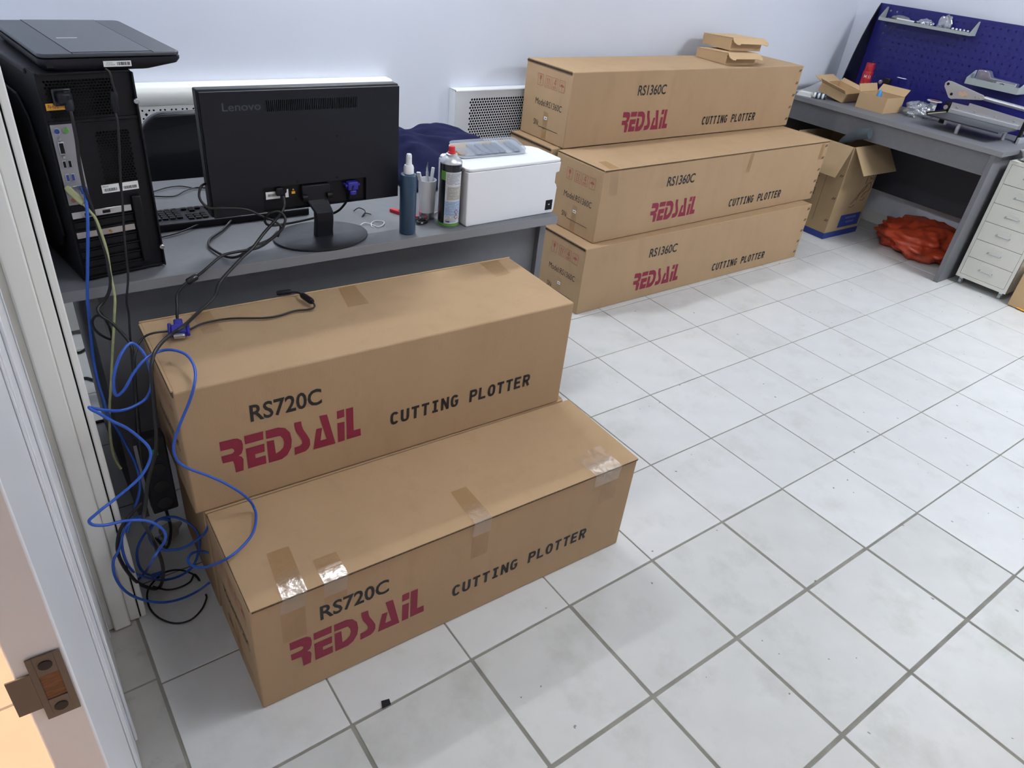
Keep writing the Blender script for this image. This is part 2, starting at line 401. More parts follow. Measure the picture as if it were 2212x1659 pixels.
# fixed leaf of the double door: hinge end by the jamb, free end towards the camera
P0 = Vector((-.405, .532, 0)); P1 = Vector((-.4375, -.345, 0)); ln = (P1 - P0).length
dM = frame(P0, P1 - P0, (0, 0, 1))          # local x along the leaf, y up, z = room-side normal?
nrm = (P1 - P0).normalized().cross(Vector((0, 0, 1)))
sgn = 1 if nrm.x < 0 else -1                # thickness goes to the hall side (-x)
door = tag(MB().prism(rrect(.003, ln - .0012, .008, 2.045, .004, 2), 0, .0445 * sgn, dM).build('door_1', m_door, None, .0025), kind='structure')
for a, b, h in ((.02, .030, .003), (.30, .308, .004), (.315, .335, .006), (.50, .512, .005), (.52, .535, .0035)):
    MB().prism(rrect(a, b, .03, 2.02, .003, 2), -.0001 * sgn, -h * sgn, dM).build('panel_bead', m_door, door, .002)
# strike plate in the free edge
eM = frame(P1 + Vector((0, 0, .952)), P0.cross(Vector((0, 0, 1))) * 0 + (Vector((0, 0, 1)).cross((P1 - P0).normalized())) * (1 if (Vector((0, 0, 1)).cross((P1 - P0).normalized())).x > 0 else -1), (0, 0, 1))
# eM: x to the room side, y up, z out of the edge (towards the camera)
zo = Vector((eM[0][2], eM[1][2], eM[2][2])); so = 1 if zo.dot(P1 - P0) > 0 else -1
plate = [(-.0035, -.046), (-.0035, .046), (-.032, .046), (-.032, .026), (-.0445, .026), (-.0445, -.026), (-.032, -.026), (-.032, -.046)]
hole = [(-.0095, -.018), (-.0095, .012), (-.014, .018), (-.022, .018), (-.0265, .012), (-.0265, -.018)]
sp = MB()
n8 = [(-.0065, -.046), (-.0065, .046)]
sp.box(-.0095, -.0035, -.046, .046, 0, .0016 * so, eM); sp.box(-.032, -.0265, -.046, .046, 0, .0016 * so, eM)
sp.box(-.0265, -.0095, .018, .046, 0, .0016 * so, eM); sp.box(-.0265, -.0095, -.046, -.018, 0, .0016 * so, eM)
plate_o = sp.build('strike_plate', m_nickel, door, .0003, 1)
MB().prism([(-.032, -.026), (-.032, .026), (-.052, .026), (-.052, -.026)], .0001 * so, .0016 * so, eM).build('strike_lip', m_nickel, plate_o)
MB().box(-.0265, -.0095, -.018, .018, .0001 * so, .0004 * so, eM).build('latch_hole', m_wood, plate_o)
for zz in (.032, -.032):
    MB().prism(circ(.006, 14, -.018, zz), .0012 * so, .0024 * so, eM).build('screw', m_black, plate_o)
# ceiling panels and the warm hall lamp
def panel(name, label, x, y, sx, sy, m):
    t = thing(name, label, 'ceiling light', (x, y, CEIL))
    f = MB()
    for a, b, c, d in ((-sx / 2 - .02, sx / 2 + .02, -sy / 2 - .02, -sy / 2), (-sx / 2 - .02, sx / 2 + .02, sy / 2, sy / 2 + .02), (-sx / 2 - .02, -sx / 2, -sy / 2, sy / 2), (sx / 2, sx / 2 + .02, -sy / 2, sy / 2)):
        f.box(a, b, c, d, -.022, 0)
    f.build('lamp_frame', m_white, t)
    MB().box(-sx / 2, sx / 2, -sy / 2, sy / 2, -.016, -.002).build('diffuser', m, t)
    return t
names = ['white led batten on the ceiling above the near desk', 'white led batten on the ceiling above the long cartons', 'square white led ceiling panel near the right wall', 'unseen square led ceiling panel added over the empty front to soften shadows', 'square white led ceiling panel inside the doorway']
for (x, y, sx, sy, s), lb in zip(PANELS, names): panel('ceiling_panel_light', lb, x, y, sx, sy, emis('panel_glow', (.93, .97, 1.0), s))
panel('hall_lamp', 'warm ceiling lamp in the hallway outside the door', HALL_LAMP[0], HALL_LAMP[1], .4, .4, emis('warm_glow', (1.0, .68, .47), HALL_LAMP[2]))
# --- perforated radiator covers on the back wall
def perforated(mb, x0, x1, z0, z1, p, r, M, hexa=True, n=8):
    row = p * .866 if hexa else p
    nr = int((z1 - z0) / row); nc = int((x1 - x0) / p)
    hole = circ(r, 8)
    for j in range(nr):
        off = p / 2 if (hexa and j % 2) else 0
        zc = z0 + (j + .5) * row
        for i in range(nc - (1 if off else 0)): mb.ring_cell(x0 + off + (i + .5) * p, zc, p, row, hole, 0, M)
        if off:
            mb.rect(x0, x0 + off, zc - row / 2, zc + row / 2, 0, M)
            mb.rect(x0 + off + (nc - 1) * p, x0 + nc * p, zc - row / 2, zc + row / 2, 0, M)
    return x0 + nc * p, z0 + nr * row
def frame_rects(mb, X0, X1, Z0, Z1, x0, x1, z0, z1, M):
    mb.rect(X0, X1, Z0, z0, 0, M); mb.rect(X0, X1, z1, Z1, 0, M); mb.rect(X0, x0, z0, z1, 0, M); mb.rect(x1, X1, z0, z1, 0, M)
t = thing('radiator_cover', 'white metal radiator cover with round holes beside the long boxes', 'radiator cover', (1.575, 2.140, 0))
W, H0, H1 = 1.20, .28, .897
MB().box(0, .0015, .0005, .058, H0, H1).box(W - .0015, W, .0005, .058, H0, H1).box(0, W, .0005, .058, H1 - .0015, H1).box(0, W, .0005, .058, H0, H0 + .0015).build('casing', m_whitem, t)
pf = MB(); xe, ze = perforated(pf, .080, W - .06, H0 + .04, H1 - .028, .0148, .0057, FRONT())
frame_rects(pf, 0, W, H0, H1, .080, xe, H0 + .04, ze, FRONT()); pf.build('perforated_front', m_whitem, t)
MB().tube([(0, .003, H1 - .004), (W, .003, H1 - .004)], .0055, 8).build('top_lip', m_white, t)
MB().box(.03, W - .05, .012, .05, H0 + .02, H1 - .02).build('hole_shade_box', m_dark, t)  # dark box behind the holes; the shade inside is put into its colour
for s_ in (.1, W - .1): MB().box(s_ - .012, s_ + .012, .045, .057, .0, H0 + .03).build('bracket', m_whitem, t)
t = thing('radiator_screen', 'off-white radiator screen with diamond holes behind the black chair', 'radiator cover', (-.25, 2.140, 0))
W = 1.48; H1 = .885
pf = MB(); p = .0133
nx = int((W - .06) / p); nz = int((H1 - .12 - .1) / p)
dia = [(.0062 * math.cos(k * PI / 4) * (1 if k % 2 == 0 else .72), .0062 * math.sin(k * PI / 4) * (1 if k % 2 == 0 else .72)) for k in range(8)]
def tri(a):
    q = []
    for k in range(8):
        th = k * PI / 4; rr = .0052 if math.cos(th - a) > .6 else (.0034 if math.cos(th - a) > -.4 else .0016)
        q.append((rr * math.cos(th), rr * math.sin(th)))
    return q
x0 = .03; z1 = H1 - .012; z0 = z1 - nz * p
for j in range(nz):
    for i in range(nx):
        cx = x0 + (i + .5) * p; cz = z1 - (j + .5) * p; a, b = i % 3, j % 3
        if a == 1 and b == 1: pf.ring_cell(cx, cz, p, p, dia, 0, FRONT())
        elif a != 1 and b != 1: pf.ring_cell(cx, cz, p, p, tri(math.atan2(-(1 - b), (a - 1)) + PI), 0, FRONT())
        else: pf.rect(cx - p / 2, cx + p / 2, cz - p / 2, cz + p / 2, 0, FRONT())
frame_rects(pf, 0, W, .02, H1, x0, x0 + nx * p, z0, z1, FRONT()); pf.build('pierced_panel', m_off, t)
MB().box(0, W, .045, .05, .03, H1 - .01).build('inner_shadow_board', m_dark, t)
prof = [(.058, 0), (-.004, 0), (-.014, .008), (-.019, .022), (-.017, .045), (-.010, .062), (.0, .070), (.058, .070)]
MB().prism(prof, 0, W, frame((0, 0, H1), (0, 1, 0), (0, 0, 1)), True).build('top_moulding', m_off, t)
for s_ in (.0, W - .02): MB().box(s_, s_ + .02, .0006, .058, .0, H1).build('side_board', m_off, t)

# ================================================================== cartons
LOGO = {'R': [(.076, .193), (.108, .192), (.117, .190), (.125, .182), (.127, .170), (.126, .156), (.122, .144), (.114, .139), (.121, .134), (.124, .125), (.121, .092), (.103, .092), (.102, .118), (.100, .128), (.077, .130), (.076, .151), (.101, .151), (.106, .155), (.106, .161), (.101, .166), (.076, .167)],
 'E1': [(.132, .191), (.176, .191), (.175, .167), (.132, .167)], 'E2': [(.132, .154), (.176, .154), (.175, .130), (.152, .130), (.152, .118), (.176, .118), (.176, .093), (.132, .093)],
 'D': [(.182, .190), (.212, .190), (.228, .183), (.239, .166), (.242, .142), (.239, .119), (.228, .100), (.214, .092), (.182, .092), (.182, .158), (.199, .157), (.201, .114), (.211, .118), (.220, .127), (.223, .141), (.221, .153), (.215, .164), (.182, .166)],
 'S': [(.251, .191), (.268, .190), (.269, .178), (.272, .164), (.280, .146), (.287, .127), (.287, .111), (.282, .101), (.274, .095), (.247, .093), (.247, .116), (.261, .117), (.267, .122), (.267, .130), (.263, .142), (.254, .162), (.251, .180)],
 'A': [(.314, .191), (.334, .190), (.353, .092), (.294, .093), (.305, .154), (.320, .153), (.314, .115), (.330, .115)],
 'i1': [(.360, .191), (.379, .192), (.379, .168), (.360, .167)], 'i2': [(.360, .154), (.379, .153), (.378, .093), (.360, .093)],
 'L': [(.384, .191), (.403, .191), (.403, .117), (.422, .117), (.423, .094), (.384, .094)]}
def icon(parent, k, a, z, M):
    """red handling symbol k in a frame .042 x .053, lower left corner (a, z)"""
    b = MB(); w, h, t_, e = .041, .053, .0016, .0006
    for q in ((0, w, 0, t_), (0, w, h - t_, h), (0, t_, t_, h - t_), (w - t_, w, t_, h - t_)): b.rect(a + q[0], a + q[1], z + q[2], z + q[3], e, M)
    def pl(pts): b.flat([(a + x * w, z + y * h) for x, y in pts], e, M)
    if k == 0:
        pl([(.32, .84), (.68, .84), (.66, .6), (.56, .48), (.53, .46), (.53, .22), (.66, .16), (.34, .16), (.47, .22), (.47, .46), (.44, .48), (.34, .6)])
    elif k == 1:
        for x in (.3, .62):
            pl([(x, .26), (x + .08, .26), (x + .08, .7), (x + .14, .7), (x + .04, .86), (x - .06, .7), (x, .7)])
        pl([(.18, .14), (.82, .14), (.82, .18), (.18, .18)])
    elif k == 2:
        pl([(.56, .36), (.64, .36), (.64, .88), (.56, .88)]); pl([(.3, .5), (.74, .5), (.74, .55), (.3, .55)]); pl([(.3, .55), (.36, .55), (.62, .88), (.56, .88)])
        pl([(.2, .24), (.8, .24), (.8, .28), (.2, .28)]); pl([(.2, .14), (.8, .14), (.8, .18), (.2, .18)])
    else:
        pl([(.5 + .34 * math.cos(th), .45 + .22 * math.sin(th)) for th in [PI * q / 10 for q in range(11)]])
        pl([(.48, .14), (.53, .14), (.53, .46), (.48, .46)])
        for x in (.3, .45, .6): pl([(x, .74), (x + .03, .74), (x + .09, .86), (x + .06, .86)])
    return b.build('handling_symbol', m_redi, parent)
def carton(label, group, org, yaw, L, D, H, model, flap=None, left=True, staples=False, pm=m_card, rim=False):
    t = thing('shipping_carton', label, 'cardboard box', org, math.radians(yaw), group)
    Hb = H - (.0075 if flap else 0)
    MB().box(0, L, 0, D, 0, Hb).build('carton_body', pm, t, .0045, 3)
    if flap:
        f = MB().box(.002, L - .001, -.0035, D, H - .0062, H).build('top_flap', pm, t, .0016, 2)
        MB().box(.004, L - .004, -.0040, -.0012, H - .0056, H - .0012).build('fluted_edge', m_edge, f)
        MB().box(.0012, .0035, .004, D - .004, H - .0056, H - .0012).build('fluted_edge', m_edge, f)
        MB().box(.006, L - .006, .004, D - .004, Hb - .0002, Hb + .0014).build('seam_gap', m_dark, f)
    elif left:
        e = MB().box(-.0026, .0012, .004, D - .006, H - .0125, H - .0028).build('end_flap', m_edge, t)
        MB().box(-.0032, .0006, .006, D - .003, H - .0085, H - .0062).build('seam_gap', m_dark, e)
        MB().box(-.0035, .002, .008, D - .01, H - .0022, H + .0028).build('folded_edge', pm, t, .001, 1)
    FM = FRONT((0, -.0004, 0)); E = .0003
    if model:
        small = model == 'RS720C'
        b = MB()
        if small: put_text(b, model, .151, .225, .172, .048, E, FM, .02)
        else: put_text(b, model, .450, .228, .206, .05, E, FM, .02)
        b.build('model_print', m_ink, t)
        b = MB(); dx, dz = (0, 0) if small else (.297, -.040)
        for q in LOGO.values(): b.flat([(x + dx, z + dz) for x, z in q], E, FM)
        b.build('logo_print', m_red, t)
        x0, z0, wt, ht = (.507, .098, .457, .041) if small else (1.006, .052, .478, .045)
        pt = wt / 14.82
        for wd, k in (('CUTTING', 0), ('PLOTTER', 8)):
            b = MB(); mono_text(b, wd, x0 + k * pt, z0, pt * 6.82, ht, E, FM); b.build('title_print', m_ink, t)
        if left:
            LM = frame((-.0004, D, 0), (0, -1, 0), (0, 0, 1)); q0 = D - .247
            for k, a in enumerate((.247, .188, .138, .085)): icon(t, k, D - a, .245, LM)
            b = MB(); put_text(b, 'Model:' + model, D - .247, .157, .2, .029, E, LM); b.build('model_line_print', m_ink, t)
            b = MB(); put_text(b, 'SN:', D - .244, .060, .039, .026, E, LM); b.rect(D - .203, D - .055, .057, .0595, E, LM); b.build('serial_line_print', m_ink, t)
            MB().rect(D - .174, D - .137, .002, .135, .0009, LM).build('tape_strip', m_tape, t)
            if not small:
                lb = MB().box(D - .166, D - .144, .099, .113, .0005, .0013, LM).build('sticker', m_label, t)
                MB().rect(D - .161, D - .149, .104, .108, .0015, LM).build('sticker_print', m_ink, lb)
    if staples:
        b = MB()
        for zz in [H * q for q in (.1, .3, .5, .7, .9)]:
            for dx in (0, .012): b.prism([(L - .034 + dx, zz), (L - .030 + dx, zz), (L - .024 + dx, zz + .014), (L - .028 + dx, zz + .014)], 0, .0012, FM)
        b.build('staple_row', m_blackm, t)
    return t
def wrap_tape(t, L_top, front, m1, m2, H, off=-.0036):
    """tape over the front top edge: L_top = (xa, xb at the far end, xc, xd at the edge, y far), front = (xe, xf, z low)"""
    xa, xb, xc, xd, yf = L_top; xe, xf, zl = front; e = .0008
    b = MB(); ym = yf * .45; ma = xc + (xa - xc) * .45; mb_ = xd + (xb - xd) * .45
    b.add([(xa, yf, H + e), (xb, yf, H + e), (mb_, ym, H + e), (ma, ym, H + e)], [(3, 2, 1, 0)])
    o = b.build('tape_strip', m1, t)
    if True:
        b = MB(); n = 10; vs = []; fs = []
        rows = [(ym, H + e, 0), (ym * .5, H + e + .0015, 1), (off - .0008, H + e, 1), (off - .0012, H - .012, 1), (-.0012, H - .03, 1), (-.0012, H - .05, 0)]
        for r_, (y, z, wv) in enumerate(rows):
            tt = r_ / (len(rows) - 1)
            for k in range(n + 1):
                s_ = k / n
                xl = ma + (xe - ma) * tt; xr = mb_ + (xf - mb_) * tt
                vs.append((xl + (xr - xl) * s_, y - wv * .0012 * abs(math.sin(k * 2.3 + r_)), z + wv * .0012 * abs(math.sin(k * 1.7 + r_ * 2))))
        for r_ in range(len(rows) - 1):
            for k in range(n): fs.append((r_ * (n + 1) + k, (r_ + 1) * (n + 1) + k, (r_ + 1) * (n + 1) + k + 1, r_ * (n + 1) + k + 1))
        b.add(vs, fs, True); b.build('wrinkled_tape', m2, o)
    b = MB(); b.add([(xe, -.0009, H - .05), (xf, -.0009, H - .05), (xf, -.0009, zl), (xe, -.0009, zl)], [(0, 3, 2, 1)]); b.build('tape_end', m1, o)
    return o
def flat_tape(t, pts, z):
    MB().add([(x, y, z) for x, y in pts], [list(range(len(pts)))]).build('tape_strip', m_tape, t)
G7 = 'short plotter cartons stacked at the near desk'
cF = carton('taped short plotter carton lying in front on the tiled floor', G7, (-.156, .146, 0), -1.8, 1.115, .33, .3465, 'RS720C', flap=True)
wrap_tape(cF, (.083, .135, .068, .124, .14), (.062, .118, .20), m_tape, m_tapew, .3465)
wrap_tape(cF, (.166, .222, .160, .220, .072), (.163, .217, .272), m_tape, m_tapew, .3465)
wrap_tape(cF, (.559, .607, .552, .607, .125), (.554, .606, .217), m_tape, m_tapew, .3465)
wrap_tape(cF, (1.000, 1.051, .972, 1.045, .095), (.985, 1.048, .222), m_tape, m_tapew, .3465)
wrap_tape(cF, (.938, .980, .952, .990, .085), (.958, .985, .28), m_tape, m_tapew, .3465)
cR = carton('short plotter carton underneath, squeezed between front carton and desk', G7, (-.148, .488, 0), -1.8, 1.10, .335, .3505, None, left=False)
MB().tube([(.003, -.004, .3445), (1.095, -.004, .3445)], .0060, 10).build('crushed_rim', m_card, cR)
cU = carton('upper short plotter carton with cables lying across its top', G7, (-.166, .479, .352), -1.9, 1.092, .34, .349, 'RS720C', left=True)
flat_tape(cU, [(.488, .22), (.55, .22), (.558, .338), (.509, .338)], .3502)
flat_tape(cU, [(.97, .232), (1.027, .238), (1.043, .337), (.975, .338)], .3502)
flat_tape(cU, [(.12, .224), (.165, .222), (.163, .335), (.117, .335)], .3502)
MB().box(0, 1.092, .339, .3425, .335, .3515).build('ragged_flap_edge', m_card2, cU, .001, 1)
G13 = 'long plotter cartons stacked by the back wall'
carton('long plotter carton at the bottom front of the stack', G13, (1.853, 1.370, 0), 0.0, 1.83, .34, .346, 'RS1360C', staples=True)
cM = carton('long plotter carton in the middle of the stack with dark seam along its top edge', G13, (1.925, 1.412, .348), .8, 1.84, .335, .352, 'RS1360C', flap=True, staples=True)
flat_tape(cM, [(.04, .004), (.10, .004), (.115, .115), (.064, .115)], .3524)
for (a, b_, c, d, zl) in ((.040, .094, .050, .106, .226), (1.083, 1.116, 1.079, 1.113, .235), (1.765, 1.80, 1.765, 1.80, .246)):
    MB().add([(a, -.0008, .340), (b_, -.0008, .340), (d, -.0008, zl), (c, -.0008, zl)], [(0, 3, 2, 1)]).build('tape_strip', m_tape, cM)
carton('topmost long plotter carton carrying the two small mailer boxes', G13, (1.952, 1.747, .702), .8, 1.84, .345, .347, 'RS1360C', staples=True)
carton('long plotter carton at the bottom back of the stack behind the near desk', G13, (1.870, 1.722, 0), 0.0, 1.83, .345, .346, 'RS1360C')
carton('long plotter carton under the topmost one beside the white radiator cover', G13, (1.900, 1.768, .348), .6, 1.84, .335, .352, 'RS1360C')
# ================================================================== near desk
DZ = .78
desk = thing('office_desk', 'grey office desk carrying the computer tower and black monitor', 'desk', (-.305, .886, 0), math.radians(-.92))
MB().box(0, 1.495, 0, .72, .752, DZ).build('tabletop', m_desk, desk, .0015, 2)
MB().box(0, 1.495, -.0012, .0004, .7525, .7795).build('edge_band', m_desk2, desk)
MB().box(.060, .086, .04, .60, 0, .752).build('leg_panel', m_desk, desk, .001, 1)
MB().box(1.447, 1.473, .030, .66, 0, .752).build('leg_panel', m_desk, desk, .001, 1)
MB().box(.0862, 1.4468, .052, .070, .26, .7518).build('modesty_panel', m_desk, desk)

# ------------------------------------------------------------------ computer tower
pc = thing('computer_tower', 'black computer tower on the near desk, back side showing', 'computer', (-.238, .918, DZ), math.atan2(.027, .188))
Wp, Dp, Hp = .190, .43, .4695
sh = MB().box(0, .0045, .004, Dp, .004, Hp).box(Wp - .0025, Wp + .0015, -.004, Dp, .004, Hp - .004).box(.0046, Wp - .0026, .0, Dp, Hp - .004, Hp).box(.0046, Wp - .0026, .002, Dp, .004, .010).box(.0046, Wp - .0026, Dp - .02, Dp, .0101, Hp - .0041)
sh.build('case_shell', m_blackm, pc, .0008, 1)
sp_ = [(.06, .10), (.10, .06), (Dp - .03, .06), (Dp - .03, .40), (.16, .40), (.11, .36), (.08, .26)]
MB().prism(sp_, -.0001, .009, frame((0, 0, 0), (0, 1, 0), (0, 0, 1)) @ Matrix.Scale(-1, 4, (0, 0, 1))).build('side_bulge', m_blackm, pc, .006, 3)
MB().box(-.004, Wp + .002, .06, Dp + .015, Hp - .012, Hp + .0002).build('top_cover', m_black, pc, .003, 2)
MB().box(-.006, Wp + .006, Dp + .0002, Dp + .03, 0.004, Hp).build('front_fascia', m_blackg, pc, .008, 3)
for x, y in ((.02, .03), (Wp - .03, .03), (.02, Dp - .05), (Wp - .03, Dp - .05)): MB().lathe([(.009, 0), (.009, .005)], 12, Matrix.Translation((x, y, 0))).build('foot', m_black, pc)
BM = FRONT((0, .006, 0))                       # drawn on the sunk back sheet (y = .006)
vx0, vx1, vz0, vz1 = .012, .150, .378, .460
fx0, fx1, fz0, fz1 = .090, .166, .226, .348
bk = MB()
ax, az = perforated(bk, vx0, vx1, vz0, vz1, .0068, .0029, BM)
bx, bz = perforated(bk, fx0, fx1, fz0, fz1, .0068, .0029, BM)
for r_ in ((.0046, Wp - .0026, az, Hp - .004), (.0046, vx0, vz0, az), (ax, Wp - .0026, vz0, az), (.0046, Wp - .0026, bz, vz0), (.0046, fx0, fz0, bz), (bx, Wp - .0026, fz0, bz), (.0046, Wp - .0026, .0101, fz0)):
    bk.rect(r_[0], r_[1], r_[2], r_[3], 0, BM)
bk.build('rear_sheet', m_blackm, pc)
MB().box(.006, Wp - .004, .05, .06, .011, Hp - .006).build('inner_shadow', m_dark, pc)
MB().box(.0047, Wp - .003, .0012, .0058, .3665, .3725).build('rear_rib', m_blackm, pc, .001, 1)
# power supply socket and hanging yellow tag
ps = MB().box(.022, .060, -.006, .0058, .405, .440).build('power_socket', m_blackg, pc, .003, 2)
MB().box(.028, .054, -.024, -.0062, .411, .434).build('power_plug', m_black, pc, .005, 2)
yl = MB().box(.008, .058, .0035, .0052, .3955, .4095).build('voltage_label', m_yel, pc)
b = MB(); put_text(b, '220V/50Hz', .011, .399, .044, .0075, .0027, FRONT((0, .0060, 0)), flip=True); b.build('voltage_print', m_red, yl)
# input/output plate
io = MB().box(.0065, .052, .0030, .0058, .189, .369).build('port_plate', mat('port_plate_metal', (158, 157, 160), .45, .5), pc)
def port(name, m, x0, x1, z0, z1, d=.0035, bev=.0006): return MB().box(x0, x1, .0030 - d, .0029, z0, z1).build(name, m, io, bev, 1)
for x, c in ((.0165, m_lblue), (.0345, m_green)):
    MB().prism(circ(.0066, 18, x, .353), .0001, .003, FRONT((0, .0030, 0))).build('round_port_rim', m_steel, io)
    MB().prism(circ(.0054, 18, x, .353), .0031, .0036, FRONT((0, .0030, 0))).build('round_port', c, io)
port('video_port_shell', m_steel, .012, .025, .302, .332, .004, .002); MB().box(.0145, .0225, -.0016, -.0011, .306, .328).build('video_port', m_dark, io)
for zz in (.298, .336): MB().prism(circ(.0026, 10, .0185, zz), 0, .005, FRONT((0, .003, 0))).build('port_screw', m_steel, io)
for zz, c in ((.273, m_dark), (.243, m_lblue)):
    for x in (.0125, .0235):
        port('usb_port_shell', m_steel, x, x + .0082, zz, zz + .0175, .002, .0004); MB().box(x + .0016, x + .0066, .0005, .0009, zz + .002, zz + .0155).build('usb_port', c, io)
port('network_port_shell', m_steel, .0335, .050, .214, .232, .003); MB().box(.036, .048, -.0006, -.0002, .216, .230).build('network_port', m_dark, io)
port('usb_port_shell', m_steel, .0125, .0325, .212, .232, .002)
MB().prism(circ(.0048, 16, .018, .2), .0, .0018, FRONT((0, .003, 0))).build('audio_jack', m_redi, io)
# labels under the fan grille
for x0, x1, txt in ((.0815, .1195, 'DELUX'), (.124, .1625, '')):
    lb = MB().box(x0, x1, .0048, .0058, .205, .224).build('serial_label', m_label, pc)
    b = MB()
    if txt: put_text(b, txt, x0 + .002, .2185, .013, .0035, .0002, FRONT((0, .0047, 0)))
    x = x0 + .005
    while x < x1 - .005:
        wd = random.choice((.0005, .0008, .0013)); b.rect(x, x + wd, .2085, .2155, .0002, FRONT((0, .0047, 0))); x += wd + random.choice((.0006, .001))
    b.build('bar_code', m_ink, lb)
# expansion slots
for z0, m_, in ((.156, m_steel), (.132, m_blackm), (.108, m_steel), (.084, m_blackm), (.060, m_blackm), (.036, m_blackm), (.014, m_blackm)):
    s_ = MB().box(.0075, .137, .0028, .0058, z0, z0 + .0155).build('slot_bracket', m_, pc, .0008, 1)
    if m_ is m_blackm:
        b = MB()
        for k in range(14): b.rect(.020 + k * .0075, .0225 + k * .0075, z0 + .003, z0 + .012, .0002, FRONT((0, .0026, 0)))
        b.build('slot_vent', m_dark, s_)
    MB().box(.0065, .139, -.0014, .0056, z0 - .0058, z0 - .0035).build('slot_ridge', m_blackm, pc, .0006, 1)
cvp = [x for x in pc.children if x.name.startswith('slot_bracket')]
MB().box(.028, .060, .0004, .0026, .158, .1695).build('video_card_port', m_steel, cvp[0], .001, 1); MB().box(.033, .055, -.0001, .0003, .160, .1675).build('port_hole', m_dark, cvp[0]); MB().box(.072, .089, .0021, .0026, .160, .167).build('port_hole', m_dark, cvp[0])
MB().prism(circ(.0032, 12, .080, .1155), 0, .006, FRONT((0, .0028, 0))).build('antenna_post', mat('brass', (196, 160, 96), .35, .9), cvp[2])
MB().box(.139, .160, -.0065, .0056, .025, .192).build('slot_cover', m_blackm, pc, .003, 2)
for zz in (.405, .056):
    MB().lathe([(.0058, 0), (.0058, .006), (.0045, .007)], 14, FRONT((Wp - .003, -.004, zz))).build('thumb_screw', m_steel, pc)

# ------------------------------------------------------------------ flatbed scanner on the tower
scn = thing('flatbed_scanner', 'slim black flatbed scanner lying on top of the computer tower', 'scanner', (-.224, .922, 1.2497), math.radians(5.6))
Ws, Ds = .287, .43
bm = MB(); N_ = 28
lo = rrect(.012, Ws - .055, .012, Ds - .03, .03, 6); mid = rrect(.002, Ws - .006, .001, Ds - .002, .022, 6); up = rrect(0, Ws, 0, Ds, .02, 6)
n_ = len(lo); vs = []
for poly, z in ((lo, 0), (mid, .012), (up, .020), (up, .0255)): vs += [(x, y, z) for x, y in poly]
bm.add(vs, [(r_ * n_ + k, r_ * n_ + (k + 1) % n_, (r_ + 1) * n_ + (k + 1) % n_, (r_ + 1) * n_ + k) for r_ in range(3) for k in range(n_)], True)
bm.add(vs[:n_], [list(range(n_))[::-1]]); bm.add(vs[-n_:], [list(range(n_))]); bm.build('scanner_body', m_black, scn)
lid_m = mat('scanner_lid_grey', (76, 78, 84), .36); lid_m2 = mat('scanner_lid_dark', (62, 65, 73), .4)
ld = MB().prism(rrect(.001, Ws - .001, .001, Ds - .001, .019, 6), .0275, .0355).build('scanner_lid', lid_m2, scn, .0028, 3)
MB().box(.066, Ws - .060, .014, Ds - .0022, .0353, .0361).build('lid_panel', lid_m, ld)
for x in (.065, Ws - .0602): MB().box(x - .0004, x + .0004, .001, Ds - .002, .0352, .0363).build('lid_groove', m_dark, ld)
MB().box(.065, Ws - .0602, .0135, .0142, .0352, .0363).build('lid_groove', m_dark, ld)
MB().box(.080, .122, .176, .181, .0361, .0364).build('lid_print', m_label, ld)
MB().box(.012, .012 + .012, -.0012, .0006, .0095, .0205).build('hinge_notch', m_blackm, scn)
lb = MB().box(.120, .176, -.0014, .0012, .0085, .0200).build('serial_label', m_label, scn)
b = MB(); LMx = FRONT((0, -.0016, 0)); put_text(b, 'Serial No.', .126, .0152, .013, .0026, 0, LMx); put_text(b, 'KLAC40296', .1245, .0112, .018, .0026, 0, LMx); x = .147
while x < .172:
    wd = random.choice((.0006, .001, .0016)); b.rect(x, x + wd, .011, .0178, 0, LMx); x += wd + random.choice((.0006, .001))
b.build('bar_code', m_ink, lb)

# ------------------------------------------------------------------ monitor seen from behind
mon = thing('computer_monitor', 'black flat computer monitor turned with its back to the camera', 'monitor', (.36, .965, DZ), 0)
mx0, mx1, mz0, mz1 = -.272, .272, .0975, .416
bx_ = MB(); hole_x0, hole_x1, hole_z0, hole_z1 = -.137, .164, .100, .167
MB().box(mx0, mx1, .012, .046, mz0, mz1).build('bezel', m_black, mon, .004, 3)
sh = MB()
v0, v1, w0, w1 = -.112, .140, .361, .389
for r_ in ((mx0 + .004, mx1 - .004, w1, mz1 - .004), (mx0 + .004, v0, w0, w1), (v1, mx1 - .004, w0, w1), (mx0 + .004, mx1 - .004, hole_z1, w0), (mx0 + .004, hole_x0, hole_z0, hole_z1), (hole_x1, mx1 - .004, hole_z0, hole_z1), (mx0 + .004, mx1 - .004, mz0 + .002, hole_z0)):
    sh.box(r_[0], r_[1], 0, .0118, r_[2], r_[3])
sh.build('back_shell', m_black, mon)
MB().box(mx0 + .004, mx1 - .004, .010, .0117, mz0 + .003, mz1 - .005).build('recess_floor', m_blackm, mon)
nsl = 50
for k in range(nsl):
    x = v0 + (v1 - v0) * (k + .5) / nsl
    MB().box(x - .0014, x + .0014, .0006, .0099, w0, w1).build('vent_slat', m_black, mon)
b = MB(); put_text(b, 'Lenovo', -.219, .3665, .096, .020, .0008, FRONT(), .012); b.build('maker_print', mat('glossy_black_print', (70, 72, 80), .18), mon)
lb = MB().box(-.127, -.088, .0090, .0099, .131, .151).build('serial_label', m_label, mon)
b = MB(); x = -.121
while x < -.092:
    wd = random.choice((.0006, .001)); b.rect(x, x + wd, .138, .145, .0003, FRONT((0, .0089, 0))); x += wd + .0009
b.build('bar_code', m_ink, lb)
MB().flat([(-.073, .131), (-.064, .131), (-.064, .154), (-.068, .154), (-.069, .145), (-.073, .142)], .0003, FRONT((0, .0098, 0))).build('sticker_edge', m_label, mon)
